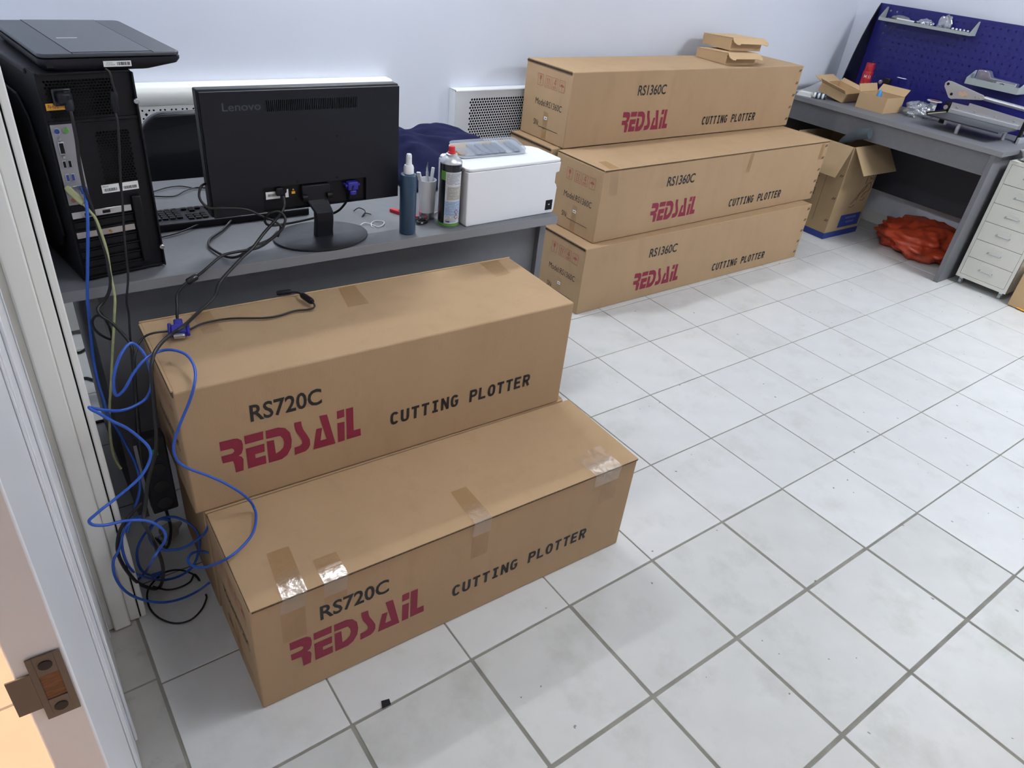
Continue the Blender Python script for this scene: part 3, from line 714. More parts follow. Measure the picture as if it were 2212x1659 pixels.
MB().rect(-.055, -.045, .139, .146, .0003, FRONT((0, .0098, 0))).build('warning_sticker', m_yel, mon); MB().flat([(-.053, .149), (-.047, .149), (-.050, .154)], .0003, FRONT((0, .0098, 0))).build('warning_triangle', m_yel, mon)
MB().box(-.101, -.083, -.004, .0098, .141, .163).build('power_plug', m_black, mon, .003, 2)
vp = MB().box(.104, .135, -.012, .0098, .136, .160).build('video_plug', m_vga, mon, .003, 2)
MB().box(.109, .130, -.0125, .004, .122, .136).build('plug_neck', m_vga, vp, .004, 2)
for x in (.099, .137): MB().lathe([(.0035, 0), (.0035, .02)], 10, FRONT((x, .0098, .152))).build('plug_screw', m_vga, vp)
for x, z in ((-.038, .289), (.079, .289), (-.041, .174), (.075, .175)): MB().prism(circ(.0034, 12, x, z), .0001, .0006, FRONT()).build('mount_hole', m_dark, mon)
MB().box(-.030, .050, -.006, .0098, .118, .162).build('stand_bracket', m_black, mon, .002, 2)
for x in (-.026, .046): MB().lathe([(.008, -.007), (.008, .007)], 16, Matrix.Translation((x, -.010, .131)) @ Matrix.Rotation(PI / 2, 4, 'Y')).build('hinge', m_blackm, mon)
nk = MB()
prof = [(-.020, .040, -.004, .124), (-.012, .046, -.012, .108), (.0, .052, -.022, .085), (.001, .053, -.020, .060), (.001, .053, -.014, .030), (.001, .055, -.010, .004)]
vs = []
for xl, xr, y, z in prof: vs += [(xl, y, z), (xr, y, z), (xr, y + .022, z), (xl, y + .022, z)]
fs = [(3, 2, 1, 0)[::-1]] + [((len(prof) - 1) * 4 + k) for k in range(0)] if False else []
for r_ in range(len(prof) - 1):
    for k in range(4): fs.append((r_ * 4 + k, (r_ + 1) * 4 + k, (r_ + 1) * 4 + (k + 1) % 4, r_ * 4 + (k + 1) % 4))
fs += [(0, 1, 2, 3), tuple((len(prof) - 1) * 4 + k for k in (3, 2, 1, 0))]
nk.add(vs, fs); nk.build('stand_neck', m_black, mon, .004, 3)
ba = MB(); n_ = 48; vs = []
for rx, ry, z in ((.134, .101, 0), (.138, .105, .003), (.138, .105, .007), (.12, .09, .0105), (.04, .03, .012)):
    vs += [(.026 + rx * math.cos(2 * PI * k / n_), .012 + ry * math.sin(2 * PI * k / n_), z) for k in range(n_)]
ba.add(vs, [(r_ * n_ + k, r_ * n_ + (k + 1) % n_, (r_ + 1) * n_ + (k + 1) % n_, (r_ + 1) * n_ + k) for r_ in range(4) for k in range(n_)], True)
ba.add(vs[-n_:], [list(range(n_))]); ba.add(vs[:n_], [list(range(n_))[::-1]]); ba.build('stand_base', mat('stand_satin', (34, 35, 40), .36), mon)

# ------------------------------------------------------------------ keyboard (its back edge towards the camera)
kb = thing('keyboard', 'black computer keyboard behind the monitor foot', 'keyboard', (-.020, 1.168, DZ), math.radians(-1.5))
MB().prism([(0, 0), (.145, 0), (.145, .011), (.012, .022), (0, .019)], 0, .445, frame((0, 0, 0), (0, 1, 0), (0, 0, 1))).build('key_tray', m_black, kb, .003, 2)
km = MB().prism(rrect(-.0075, .0075, -.0075, .0075, .0018, 2), 0, .0055).mesh('key', .0012, 2); km.materials.append(m_blackg)
kw = MB().prism(rrect(-.047, .047, -.0075, .0075, .0018, 2), 0, .0055).mesh('key', .0012, 2); kw.materials.append(m_blackg)
def key(x, y, me=km): mesh_obj('key', me, kb, Matrix.Translation((x, y, .0225 - .011 * (y / .145))) @ Matrix.Rotation(-.078, 4, 'X'))
for r_ in range(6):
    y = .020 + r_ * .0195
    for c in range(4):
        if r_ > 0: key(.020 + c * .0192, y)
    for c in range(3):
        if r_ in (0, 1, 2) or (r_ == 4 and c == 1) or r_ == 5: key(.105 + c * .0192, y)
    if r_ < 5:
        for c in range(14): key(.172 + c * .0192, y)
    else:
        for c in (0, 1, 2, 3, 10, 11, 12, 13): key(.172 + c * .0192, y)
        key(.172 + 6.5 * .0192, y, kw)
MB().box(.03, .14, .0005, .004, .008, .016).build('rear_ridge', m_blackm, kb)

# ------------------------------------------------------------------ chairs behind the desk
ch = thing('office_chair', 'black office chair with rounded backrest behind the near desk', 'chair', (.335, 1.62, 0), 0)
b = MB(); out = rrect(-.245, .245, .62, .955, .085, 8); n_ = len(out); vs = []
for d in (0, .028):
    vs += [(x, .135 + d - .35 * x * x, z) for x, z in out]
b.add(vs, [list(range(n_)), [k + n_ for k in range(n_)][::-1]] + [((k + 1) % n_, k, k + n_, (k + 1) % n_ + n_) for k in range(n_)]); b.build('backrest', m_blackg, ch, .006, 2)
MB().prism(rrect(-.23, .23, -.22, .19, .07, 6), .40, .46, Matrix.Translation((0, .14, 0)) @ Matrix.Translation((0, -.02, 0))).build('seat', m_black, ch, .012, 3)
MB().box(-.03, .03, .155, .18, .36, .72).build('back_bar', m_blackm, ch, .004, 2)
MB().box(-.03, .03, .06, .18, .36, .38).build('back_bracket', m_blackm, ch, .003, 2)
MB().lathe([(.028, .10), (.028, .25), (.018, .25), (.018, .40)], 16, Matrix.Translation((0, .1, 0))).build('gas_column', m_blackm, ch)
for k in range(5):
    a = 2 * PI * k / 5 + .3; c_, s_ = math.cos(a), math.sin(a)
    MB().tube([(.02 * c_, .1 + .02 * s_, .11), (.28 * c_, .1 + .28 * s_, .075)], [.024, .016], 8).build('leg', m_blackm, ch)
    MB().lathe([(.024, -.012), (.024, .012)], 14, Matrix.Translation((.28 * c_, .1 + .28 * s_, .0245)) @ Matrix.Rotation(a, 4, 'Z') @ Matrix.Rotation(PI / 2, 4, 'Y')).build('castor', m_black, ch)
# navy jacket heaped on the desk behind the printer
jk = MB(); nu, nv = 90, 70; vs = []
for j in range(nv + 1):
    for i in range(nu + 1):
        u, v = i / nu, j / nv
        x = .80 + .56 * u + .02 * math.sin(v * 5); y = 1.20 + .39 * v + .025 * math.sin(u * 6 + 1) * (1 - v)
        e = min(u / .16, 1) * min((1 - u) / .30, 1) * min(v / .55, 1) * min((1 - v) / .10, 1)
        e = max(e, 0) ** .55
        ridge = .125 - .10 * max(0, u - .60) ** 1.1 + .010 * math.exp(-((u - .20) / .06) ** 2) - .008 * math.exp(-((u - .36) / .08) ** 2)
        fold = .022 * noise.noise(Vector((u * 3.2 + v * 3.0, v * 2.5 - u * 1.5, 4))) + .012 * math.sin((u * 1.3 + v * .8) * 16) * v * (1 - v) * 3 + .008 * noise.noise(Vector((u * 11 + v * 8, v * 9, 1)))
        z = DZ + .008 + e * max(ridge + fold, .01)
        vs.append((x, y, z))
fs = [(j * (nu + 1) + i, j * (nu + 1) + i + 1, (j + 1) * (nu + 1) + i + 1, (j + 1) * (nu + 1) + i) for j in range(nv) for i in range(nu)]
jk.add(vs, fs, True)
jo = jk.build('jacket', m_navy); tag(jo, 'navy cloth jacket heaped on the near desk behind the white printer', 'jacket')
sm_ = jo.modifiers.new('thickness', 'SOLIDIFY'); sm_.thickness = .005; sm_.offset = -1

# ------------------------------------------------------------------ small things on the near desk
def lathe_part(t, name, m, prof, n=28, M=None): return MB().lathe(prof, n, M).build(name, m, t)
sb = thing('spray_bottle', 'dark teal spray bottle with a white pump cap', 'bottle', (.637, .918, DZ))
lathe_part(sb, 'bottle_body', m_teal, [(.0225, 0), (.0245, .002), (.0248, .10), (.0245, .176), (.0225, .1795), (.015, .1815)])
cp = lathe_part(sb, 'collar', m_white, [(.0135, .1815), (.0150, .183), (.0148, .200), (.0125, .206), (.0115, .2065)])
lathe_part(sb, 'pump_head', m_white, [(.0095, .2066), (.0085, .218), (.0082, .2335), (.0065, .238), (.003, .2385)])
MB().box(-.0035, .0035, -.0092, -.004, .227, .232).build('nozzle', m_white, cp, .001, 1)
cn = thing('aerosol_can', 'tall black and green aerosol can with a red nozzle', 'spray can', (.790, .930, DZ))
R_ = .0335
lathe_part(cn, 'can_body', m_blackg, [(R_ - .001, .003), (R_, .008), (R_, .194), (R_ - .001, .197)], 40)
lathe_part(cn, 'bottom_rim', m_steel, [(R_ - .002, 0), (R_ + .0006, .0015), (R_ + .0006, .0035), (R_ - .001, .0045)], 40)
lathe_part(cn, 'green_band', m_green, [(R_ + .0003, .006), (R_ + .0003, .014)], 40)
sh_ = lathe_part(cn, 'shoulder', m_alu, [(R_ - .0006, .1965), (R_ + .0008, .198), (R_ + .0006, .2005), (R_ - .003, .207), (.022, .2145), (.016, .2185), (.0150, .222)], 40)
lathe_part(cn, 'valve_cup', m_alu, [(.0152, .2185), (.0172, .220), (.0172, .2235), (.0145, .225)], 30)
nz_ = lathe_part(cn, 'nozzle', m_redp, [(.0125, .225), (.0125, .229), (.0098, .2305), (.0092, .243), (.0080, .2455)], 20)
MB().box(-.011, -.004, -.0028, .0028, .2375, .2435).build('spray_tip', m_redp, nz_, .0008, 1)
def patch(t, name, m, r, z0, z1, a0, a1, n=18):
    b = MB(); vs = []
    for k in range(n + 1):
        a = a0 + (a1 - a0) * k / n; vs += [(r * math.cos(a), r * math.sin(a), z0), (r * math.cos(a), r * math.sin(a), z1)]
    b.add(vs, [(2 * k, 2 * k + 2, 2 * k + 3, 2 * k + 1) for k in range(n)], True); return b.build(name, m, t)
va = math.atan2(-.909 - .930, -.396 - .790)         # side turned to the room entrance
patch(cn, 'green_block', m_green, R_ + .0004, .150, .178, va - .95, va - .42)
lp = patch(cn, 'paper_panel', mat('can_label_grey', (206, 210, 216), .5), R_ + .0005, .015, .176, va - .42, va + 1.25)
patch(cn, 'blue_panel', mat('can_label_blue', (168, 194, 226), .5), R_ + .0007, .040, .086, va - .42, va + 1.25)
patch(cn, 'beige_panel', mat('can_label_beige', (190, 188, 182), .5), R_ + .0007, .090, .132, va - .24, va + 1.25)
b = MB()
for k in range(44):
    z = .020 + k * .0035
    if .084 < z < .092 or .131 < z < .137: continue
    a1 = va + random.uniform(.7, 1.15); a0 = va - (.32 if not .088 < z < .133 else .18); n_ = 10; vs = []
    for q in range(n_ + 1):
        a = a0 + (a1 - a0) * q / n_; vs += [((R_ + .001) * math.cos(a), (R_ + .001) * math.sin(a), z), ((R_ + .001) * math.cos(a), (R_ + .001) * math.sin(a), z + .0011)]
    b.add(vs, [(2 * q, 2 * q + 2, 2 * q + 3, 2 * q + 1) for q in range(n_) if random.random() < .86], True)
b.build('fine_print', mat('grey_ink', (120, 124, 132), .6), lp)
def on_can(x, z, r=R_ + .0012): a = va + x / r; return (r * math.cos(a), r * math.sin(a), z)
for zc in (.052, .036):
    b = MB(); q = .0085; e = .0012
    for k in range(4):
        c0 = [(q, 0), (0, q), (-q, 0), (0, -q)]; p0, p1 = c0[k], c0[(k + 1) % 4]; s_ = 1 - e * 2 / q
        xs = .026
        b.add([on_can(xs + p0[0], zc + p0[1]), on_can(xs + p1[0], zc + p1[1]), on_can(xs + p1[0] * s_, zc + p1[1] * s_), on_can(xs + p0[0] * s_, zc + p0[1] * s_)], [(0, 1, 2, 3)])
    b.build('hazard_diamond', m_red, lp)
b = MB(); V, F = text_geo('1900', .014, .006, .02); b.add([on_can(-.010 + x, .0185 + y, R_ + .0014) for x, y in V], F); b.build('number_print', m_ink, lp)
cu = thing('pencil_cup', 'white cup with a steel foot holding craft knives', 'cup', (.757, 1.010, DZ))
lathe_part(cu, 'foot_ring', m_steel, [(.0245, 0), (.0255, .002), (.0258, .021)], 30)
cb = MB().lathe([(.0260, .0212), (.0285, .120), (.0285, .1235), (.0265, .1235), (.0245, .03), (.001, .026)], 30).build('cup_body', m_white, cu)
def slimbox(name, label, p0, p1, w, d, m, cat='knife', tip=None):
    p0, p1 = Vector(p0), Vector(p1); ax_ = (p1 - p0); L_ = ax_.length
    xv = ax_.normalized().cross(Vector((0.85, .5, 0))).normalized()
    M_ = frame(p0, xv, ax_)
    t = thing(name, label, cat, tuple(p0)); M2 = Matrix.Translation(-p0) @ M_
    MB().box(-w / 2, w / 2, 0, L_, -d / 2, d / 2, M2).build('handle', m, t, min(w, d) * .25, 2)
    if tip: MB().prism([(-w * .4, L_), (w * .4, L_), (w * .4, L_ + tip * .4), (-w * .35, L_ + tip)], -.0006, .0006, M2).build('blade', m_steel, t)
    return t
slimbox('craft_knife', 'white flat craft knife leaning left in the pencil cup', (.760, 1.012, DZ + .032), (.722, 1.008, DZ + .150), .013, .007, m_white)
slimbox('craft_knife', 'slim silver craft knife with pointed blade in the pencil cup', (.757, 1.004, DZ + .032), (.752, 1.006, DZ + .150), .008, .006, m_alu, tip=.03)
slimbox('craft_knife', 'short white craft knife at the back of the pencil cup', (.766, 1.018, DZ + .032), (.783, 1.022, DZ + .155), .010, .007, m_white)
# red cutter, scissors, ties
rc = thing('box_cutter', 'red box cutter lying behind the teal spray bottle', 'knife', (.680, 1.085, DZ), math.radians(-64))
MB().prism([(-.012, -.008), (.085, -.009), (.095, 0), (.085, .009), (-.012, .008)], 0, .011).build('handle', m_redp, rc, .002, 2)
MB().box(.095, .112, -.005, .005, .004, .005).build('blade', m_steel, rc); MB().box(.02, .04, -.004, .004, .0112, .0135).build('slider', m_blackg, rc, .001, 1)
ss = thing('scissors', 'black and red scissors lying beside the pencil cup', 'scissors', (.715, .985, DZ), math.radians(25))
for s_ in (-1, 1):
    MB().tube(smooth_path([(.02 * math.cos(a) - .005, s_ * .017 + .013 * math.sin(a), .006) for a in [2 * PI * k / 12 for k in range(12)]], 2, True), .0042, 8, True).build('finger_loop', m_blackg, ss)
    MB().prism([(.012, s_ * .011), (.05, s_ * .002), (.13, -s_ * .004), (.05, -s_ * .006), (.012, s_ * .004)], .004 + s_ * .0008, .0056 + s_ * .0008).build('blade', m_steel, ss)
MB().tube([(.018, -.012, .010), (.05, .0, .010)], .003, 8).build('red_insert', m_redp, ss)
def wire(name, label, cat, pts, r, m, sub=5, n=8, group=None): return tag(MB().tube(smooth_path(pts, sub), r, n).build(name, m), label, cat, group)
wire('twist_tie', 'black twist tie lying on the near desk behind the monitor', 'twist tie', [(.560, 1.128, DZ + .004), (.578, 1.128, DZ + .012), (.590, 1.110, DZ + .008), (.578, 1.090, DZ + .003), (.566, 1.080, DZ + .0025), (.584, 1.094, DZ + .006), (.600, 1.085, DZ + .0025)], .0016, m_black)
wire('twist_tie', 'white twist tie curled on the near desk by the monitor foot', 'twist tie', [(.528, 1.015, DZ + .003), (.548, 1.022, DZ + .005), (.562, 1.008, DZ + .003), (.572, .985, DZ + .0025), (.592, .990, DZ + .004), (.606, 1.012, DZ + .004), (.590, 1.030, DZ + .003), (.570, 1.020, DZ + .004), (.556, .996, DZ + .0025), (.560, .985, DZ + .0022)], .0016, m_white)
# ------------------------------------------------------------------ white label printer with a blister pack on it
pr = thing('label_printer', 'white box-shaped printer standing at the right end of the near desk', 'printer', (.8265, .888, DZ), math.radians(1.2))
prof = [(.006, 0), (.362, 0), (.368, .008), (.371, .086), (.366, .098), (.359, .104), (.359, .138), (.373, .141), (.375, .1735), (0, .1735), (.002, .008)]
MB().prism(prof, 0, .170, frame((0, .170, 0), (1, 0, 0), (0, 0, 1)) ).build('printer_body', m_white, pr, .0035, 3)
lid = rrect(-.001, .377, -.001, .172, .016, 5)
lidp = [(-.001, .015), (.005, .004), (.016, -.001), (.366, -.001), (.377, .008), (.377, .13), (.366, .155), (.34, .172), (.285, .172), (.262, .105), (.245, .098), (.060, .098), (.040, .105), (.028, .172), (.012, .172), (-.001, .160)]
MB().prism(lidp, .1741, .1835).build('lid', m_white, pr, .003, 3)
MB().box(.003, .372, .002, .169, .1736, .1740).build('lid_seam', mat('seam_grey', (150, 156, 164), .6), pr)
jk_ = MB().box(.328, .357, -.0012, .0010, .013, .047).build('power_inlet', m_dark, pr); MB().box(.339, .345, -.0022, -.0013, .030, .034).build('pin', m_steel, jk_)
MB().box(.350, .3585, .02, .06, .100, .137).build('side_recess', m_whitem, pr)
bl = thing('blister_pack', 'clear blister pack with orange card and grey clips on the white printer', 'blister pack', (.905, .985, DZ + .1845), math.radians(-2))
def tilt(x, y): return .004 + .030 * (y + .01) / .10
crd = MB(); oc = rrect(-.045, .215, 0, .095, .022, 5)
crd.prism(oc, 0, .0012, Matrix.Translation((0, 0, .0005)) @ Matrix.Rotation(.22, 4, 'X')); co = crd.build('backing_card', mat('card_print', (196, 198, 204), .5), bl)
MB().prism(rrect(-.04, .035, .06, .09, .01, 3), .0013, .0018, Matrix.Translation((0, 0, .0005)) @ Matrix.Rotation(.22, 4, 'X')).build('orange_print', m_yel, co)
MB().prism(rrect(.07, .19, .078, .09, .004, 3), .0013, .0018, Matrix.Translation((0, 0, .0005)) @ Matrix.Rotation(.22, 4, 'X')).build('orange_print', m_yel, co)
MB().prism([(-.025 + .022 * math.cos(a), .032 + .014 * math.sin(a)) for a in [2 * PI * k / 16 for k in range(16)]], .0013, .006, Matrix.Translation((0, 0, .0005)) @ Matrix.Rotation(.22, 4, 'X')).build('orange_lens', mat('amber', (214, 150, 60), .25), bl, .001, 1)
RX = Matrix.Translation((0, 0, .0005)) @ Matrix.Rotation(.22, 4, 'X')
for k, x in enumerate((.022, .052, .082, .112, .168)):
    MB().prism([(x, .012), (x + .022, .012), (x + .012, .070), (x - .010, .070)], .0016, .009, RX).build('grey_clip', mat('clip_grey', (138, 144, 160), .4), bl, .002, 2)
MB().prism([(.138, .008), (.158, .008), (.142, .092), (.122, .092)], .0016, .0022, RX).build('white_strip', m_label, bl)
MB().prism(oc, .0105, .0112, RX).build('plastic_shell', m_clear, bl)
# ================================================================== far desk along the right wall
D2 = .805
X2 = 4.235
fd = thing('office_desk', 'grey office desk along the right wall below the blue pegboard', 'desk', (X2, .685, 0))
FDX, FDY = .645, 1.49
MB().box(0, FDX, 0, FDY, D2 - .028, D2).build('tabletop', m_desk, fd, .0015, 2)
MB().box(-.0012, .0004, .001, FDY - .001, D2 - .0275, D2 - .0005).build('edge_band', m_desk2, fd)
MB().box(.004, FDX - .03, .030, .058, 0, D2 - .0282).build('leg_panel', m_desk, fd, .001, 1)
MB().box(.004, FDX - .03, FDY - .058, FDY - .030, 0, D2 - .0282).build('leg_panel', m_desk, fd, .001, 1)
MB().box(.020, .040, .0584, FDY - .0584, D2 - .150, D2 - .0284).build('front_rail', m_desk, fd)
MB().box(FDX - .07, FDX - .052, .0584, FDY - .0584, .25, D2 - .0284).build('back_panel', mat('dark_laminate', (58, 60, 68), .6), fd)
# ------------------------------------------------------------------ pegboard standing on the desk
pg = thing('pegboard', 'dark blue metal pegboard standing on the far desk against the wall', 'pegboard', (4.855, 2.02, D2))
PM = frame((0, 0, 0), (0, -1, 0), (0, 0, 1))          # x along -y, y up, normal = (0,-1,0)x(0,0,1) = (-1,0,0)
b = MB(); p = .045; nx, nz = 27, 12; hx = [(.0052, 0), (.0052, .0052), (0, .0052), (-.0052, .0052), (-.0052, 0), (-.0052, -.0052), (0, -.0052), (.0052, -.0052)]
ox, oz = .062, .024
for i in range(nx):
    for j in range(nz): b.ring_cell(ox + (i + .5) * p, oz + (j + .5) * p, p, p, hx, 0, PM)
Wp_, Hp_ = ox + nx * p + .02, .578
frame_rects(b, 0, Wp_, 0, Hp_, ox, ox + nx * p, oz, oz + nz * p, PM); b.build('perforated_sheet', m_peg, pg)
b = MB().box(-.001, .0, -Wp_, 0, Hp_ - .012, Hp_).build('top_fold', m_peg, pg)
MB().box(.006, .008, -Wp_ + .01, -ox - 2.1 * p, .01, Hp_ - .01).build('rear_sheet', m_peg, pg)  # added backing that blocks light from showing through most of the holes
wing = [(0.001, 0), (.001, .578), (-.004, .578), (-.030, .540), (-.066, .470), (-.108, .370), (-.142, .260), (-.168, .150), (-.188, .04), (-.190, 0)]
MB().prism(wing, 0, .006, frame((0, 0, 0), (1, 0, 0), (0, 0, 1))).build('side_wing', m_pegd, pg, .001, 1)
b = MB()
for j in range(3, 12):
    for i in (0, 1): pass
def peg_tray(name, label, y1, y0, z0, dep, h, hs):
    """tray hooked on the sheet: y1 left end (larger y), y0 right end"""
    t = thing(name, label, 'tray', (4.8535, y1, z0))
    L_ = y1 - y0
    MB().box(-dep, 0, -L_, 0, 0, .002).build('tray_floor', m_tray, t)
    MB().box(-dep - .0015, -dep, -L_, 0, .0, h).build('tray_lip', m_tray, t)
    MB().box(-.0015, 0, -L_ + .002, -.002, .0021, h * .8).build('tray_back', m_tray, t)
    for y in (-.0017, -L_ + .0001):
        MB().prism([(-dep, .0021), (-.0018, .0021), (-.0018, hs), (-.022, hs), (-dep, h)], 0, .0016, frame((0, y + .0016, 0), (1, 0, 0), (0, 0, 1))).build('tray_end', m_tray, t)
    return t
peg_tray('peg_tray', 'grey metal tray of odds and ends high on the blue pegboard', 1.955, 1.345, 1.288, .085, .018, .080)
peg_tray('peg_tray', 'grey metal tray low on the blue pegboard above the paper cutter', 1.250, .935, 1.035, .105, .036, .075)
def blob(name, label, cat, c, s, m, seed, amp=.25, group=None, freq=2.2, sub=4, crease=0.0):
    bm_ = bmesh.new(); bmesh.ops.create_icosphere(bm_, subdivisions=sub, radius=1)
    for v in bm_.verts:
        d = 1 + amp * noise.noise(v.co * freq + Vector((seed, 0, 0))) + amp * .6 * noise.noise(v.co * freq * 2.7 + Vector((0, seed, 0))) - crease * abs(noise.noise(v.co * freq * 1.7 + Vector((seed, seed, 3)))) - crease * .5 * abs(noise.noise(v.co * freq * 4.1 + Vector((3, seed, 3))))
        q = v.co * d; v.co = (q.x * s[0], q.y * s[1], max(q.z, -.55) * s[2])
    z0 = min(v.co.z for v in bm_.verts)
    for v in bm_.verts: v.co.z -= z0
    for f in bm_.faces: f.smooth = True
    me = bpy.data.meshes.new(name); bm_.to_mesh(me); bm_.free(); me.materials.append(m)
    o = bpy.data.objects.new(name, me); COL.objects.link(o); o.location = c
    return tag(o, label, cat, group)
tz = 1.2905
def rod(name, label, cat, p0, p1, r, m, cap=None):
    t = thing(name, label, cat, p0); d = Vector(p1) - Vector(p0)
    MB().tube([(0, 0, 0), tuple(d * .86)], r, 8).build('barrel', m, t); MB().tube([tuple(d * .861), tuple(d)], [r * .9, r * .3], 8).build('tip', cap or m_black, t)
    return t
rod('pencil', 'yellow pencil in the high pegboard tray', 'pencil', (4.785, 1.94, tz + .008), (4.790, 1.80, tz + .008), .0045, m_yel)
rod('marker_pen', 'white marker pen in the high pegboard tray', 'pen', (4.790, 1.84, tz + .020), (4.792, 1.70, tz + .018), .0065, m_white)
rod('marker_pen', 'blue marker pen in the high pegboard tray', 'pen', (4.785, 1.66, tz + .010), (4.787, 1.53, tz + .010), .0065, m_lblue, m_teal)
blob('parts_bag', 'small clear bag with dark parts left in the high pegboard tray', 'bag', (4.820, 1.83, tz), (.022, .07, .026), mat('dark_mesh_bag', (120, 124, 132), .4, var=.3, vs=60), 3)
blob('parts_bag', 'crumpled clear bag in the middle of the high pegboard tray', 'bag', (4.820, 1.66, tz), (.025, .055, .03), m_bag, 8)
blob('parts_bag', 'tall clear bag sticking up from the high pegboard tray', 'bag', (4.826, 1.54, tz), (.018, .045, .055), m_bag, 14)
t = thing('parts_strip', 'dark strip of small parts at the right end of the high pegboard tray', 'parts', (4.80, 1.43, tz))
MB().box(-.02, .02, -.07, .05, 0, .016).build('strip_base', m_black, t, .002, 1)
for k in range(5): MB().lathe([(.009, 0), (.007, .008), (.002, .010)], 12, Matrix.Translation((0, -.055 + k * .024, .0162))).build('bright_part', m_steel, t)
# clear box and ring of keys in the low tray
t = thing('clear_box', 'clear plastic box standing in the low pegboard tray', 'plastic box', (4.815, 1.09, 1.0375))
MB().prism([(.125, 0), (.125, .085), (.06, .088), (.035, .055), (-.12, .050), (-.125, 0)], 0, .05, frame((-.040, 0, 0), (0, 1, 0), (0, 0, 1))).build('box_shell', m_clear, t, .006, 2)
MB().box(-.025, -.01, -.11, .0, .022, .040).build('white_card', m_label, t)
wire('cable_coil', 'thin black wire coiled in the low pegboard tray', 'cable', [(4.775, 1.17, 1.045), (4.78, 1.12, 1.075), (4.772, 1.09, 1.050), (4.778, 1.05, 1.072), (4.77, 1.01, 1.052), (4.778, .98, 1.048)], .003, m_cable)
# red spray can
m_rcan = mat('dark_red_paint', (170, 26, 42), .35)
rs = thing('red_spray_can', 'red spray can standing before the blue pegboard', 'spray can', (4.705, 1.862, D2))
lathe_part(rs, 'can_body', m_rcan, [(.031, 0), (.033, .004), (.033, .175), (.031, .180)], 28); lathe_part(rs, 'cap', m_rcan, [(.029, .1801), (.0295, .226), (.027, .232), (.01, .233)], 28)
vr = math.atan2(-.909 - 1.866, -.396 - 4.69)
b = MB()
def on_r(x, z, r=.0334): a = vr + x / r; return (r * math.cos(a), r * math.sin(a), z)
def quad_on(b, f, x0, x1, z0, z1): b.add([f(x0, z0), f(x1, z0), f(x1, z1), f(x0, z1)], [(0, 1, 2, 3)])
for q in ((-.020, -.002, .140, .1425), (-.020, -.002, .157, .1595), (-.020, -.0175, .1425, .157), (-.0045, -.002, .1425, .157), (-.014, -.008, .145, .154), (-.022, .0, .080, .090), (-.024, -.004, .060, .066)): quad_on(b, on_r, *q)
quad_on(b, on_r, .010, .024, .138, .158); b.build('white_print', m_label, rs)
b = MB(); quad_on(b, on_r, -.02, .004, .105, .112); b.build('gold_print', m_yel, rs)
# clamp and screws on the pegboard
t = thing('camera_clamp', 'black clamp with a chrome knob standing before the pegboard', 'clamp', (4.770, 1.745, D2))
MB().tube([(0, 0, 0), (0, 0, .115)], .007, 10).build('post', m_blackm, t); MB().lathe([(.03, 0), (.03, .006)], 20).build('foot', m_blackm, t)
MB().box(-.02, .02, -.022, .022, .1151, .160).build('clamp_block', m_blackg, t, .005, 2)
MB().lathe([(.013, 0), (.013, .012), (.006, .013), (.006, .0135)], 18, Matrix.Translation((-.02, .030, .128)) @ Matrix.Rotation(-PI / 2, 4, 'Y')).build('chrome_knob', m_steel, t)
rod('long_screw', 'long bright screw stuck in the pegboard beside the black clamp', 'screw', (4.835, 1.72, .972), (4.845, 1.655, .972), .003, m_steel, m_steel)
# open mailer box on its side, small open carton
def open_box(name, label, loc, yaw, L, W_, H_, m, flaps, th=.003, tilt_=0):
    t = thing(name, label, 'cardboard box', loc, yaw)
    if tilt_: t.rotation_euler = (tilt_, 0, yaw)
    MB().box(0, L, 0, W_, 0, th).build('bottom', m, t)
    MB().box(0, L, 0, th, th + .0002, H_).build('side', m, t); MB().box(0, L, W_ - th, W_, th + .0002, H_).build('side', m, t)
    MB().box(0, th, th + .0002, W_ - th - .0002, th + .0002, H_).build('side', m, t); MB().box(L - th, L, th + .0002, W_ - th - .0002, th + .0002, H_).build('side', m, t)
    for (edge, ln_, ang) in flaps:
        if edge == 'y0': M_ = Matrix.Translation((0, 0, H_)) @ Matrix.Rotation(-ang, 4, 'X'); b_ = MB().box(.002, L - .002, -ln_, 0, 0, th, M_)
        elif edge == 'y1': M_ = Matrix.Translation((0, W_, H_)) @ Matrix.Rotation(ang, 4, 'X'); b_ = MB().box(.002, L - .002, 0, ln_, 0, th, M_)
        elif edge == 'x0': M_ = Matrix.Translation((0, 0, H_)) @ Matrix.Rotation(ang, 4, 'Y'); b_ = MB().box(-ln_, 0, .002, W_ - .002, 0, th, M_)
        else: M_ = Matrix.Translation((L, 0, H_)) @ Matrix.Rotation(-ang, 4, 'Y'); b_ = MB().box(0, ln_, .002, W_ - .002, 0, th, M_)
        b_.build('flap', m, t)
    return t
open_box('small_carton', 'small open cardboard box with a blue thing inside on the far desk', (4.392, 1.508, D2), 0, .215, .195, .092, m_card2, [('y1', .05, 1.1), ('x1', .06, .75)])
blob('blue_cap', 'small blue cap inside the small open box on the far desk', 'cap', (4.49, 1.62, D2 + .0035), (.018, .018, .075), mat('bright_blue', (74, 150, 214), .4), 2, .05)
mb1 = open_box('mailer_box', 'open mailer box tipped on its side on the far desk', (4.42, 1.80, D2 + .003), math.radians(4), .24, .19, .055, m_card2, [('x0', .05, .6), ('y1', .07, .25), ('x1', .04, .5)])
mb1.rotation_euler = (.20, 0, math.radians(4)); mb1.location = (4.385, 1.80, D2 + .002)
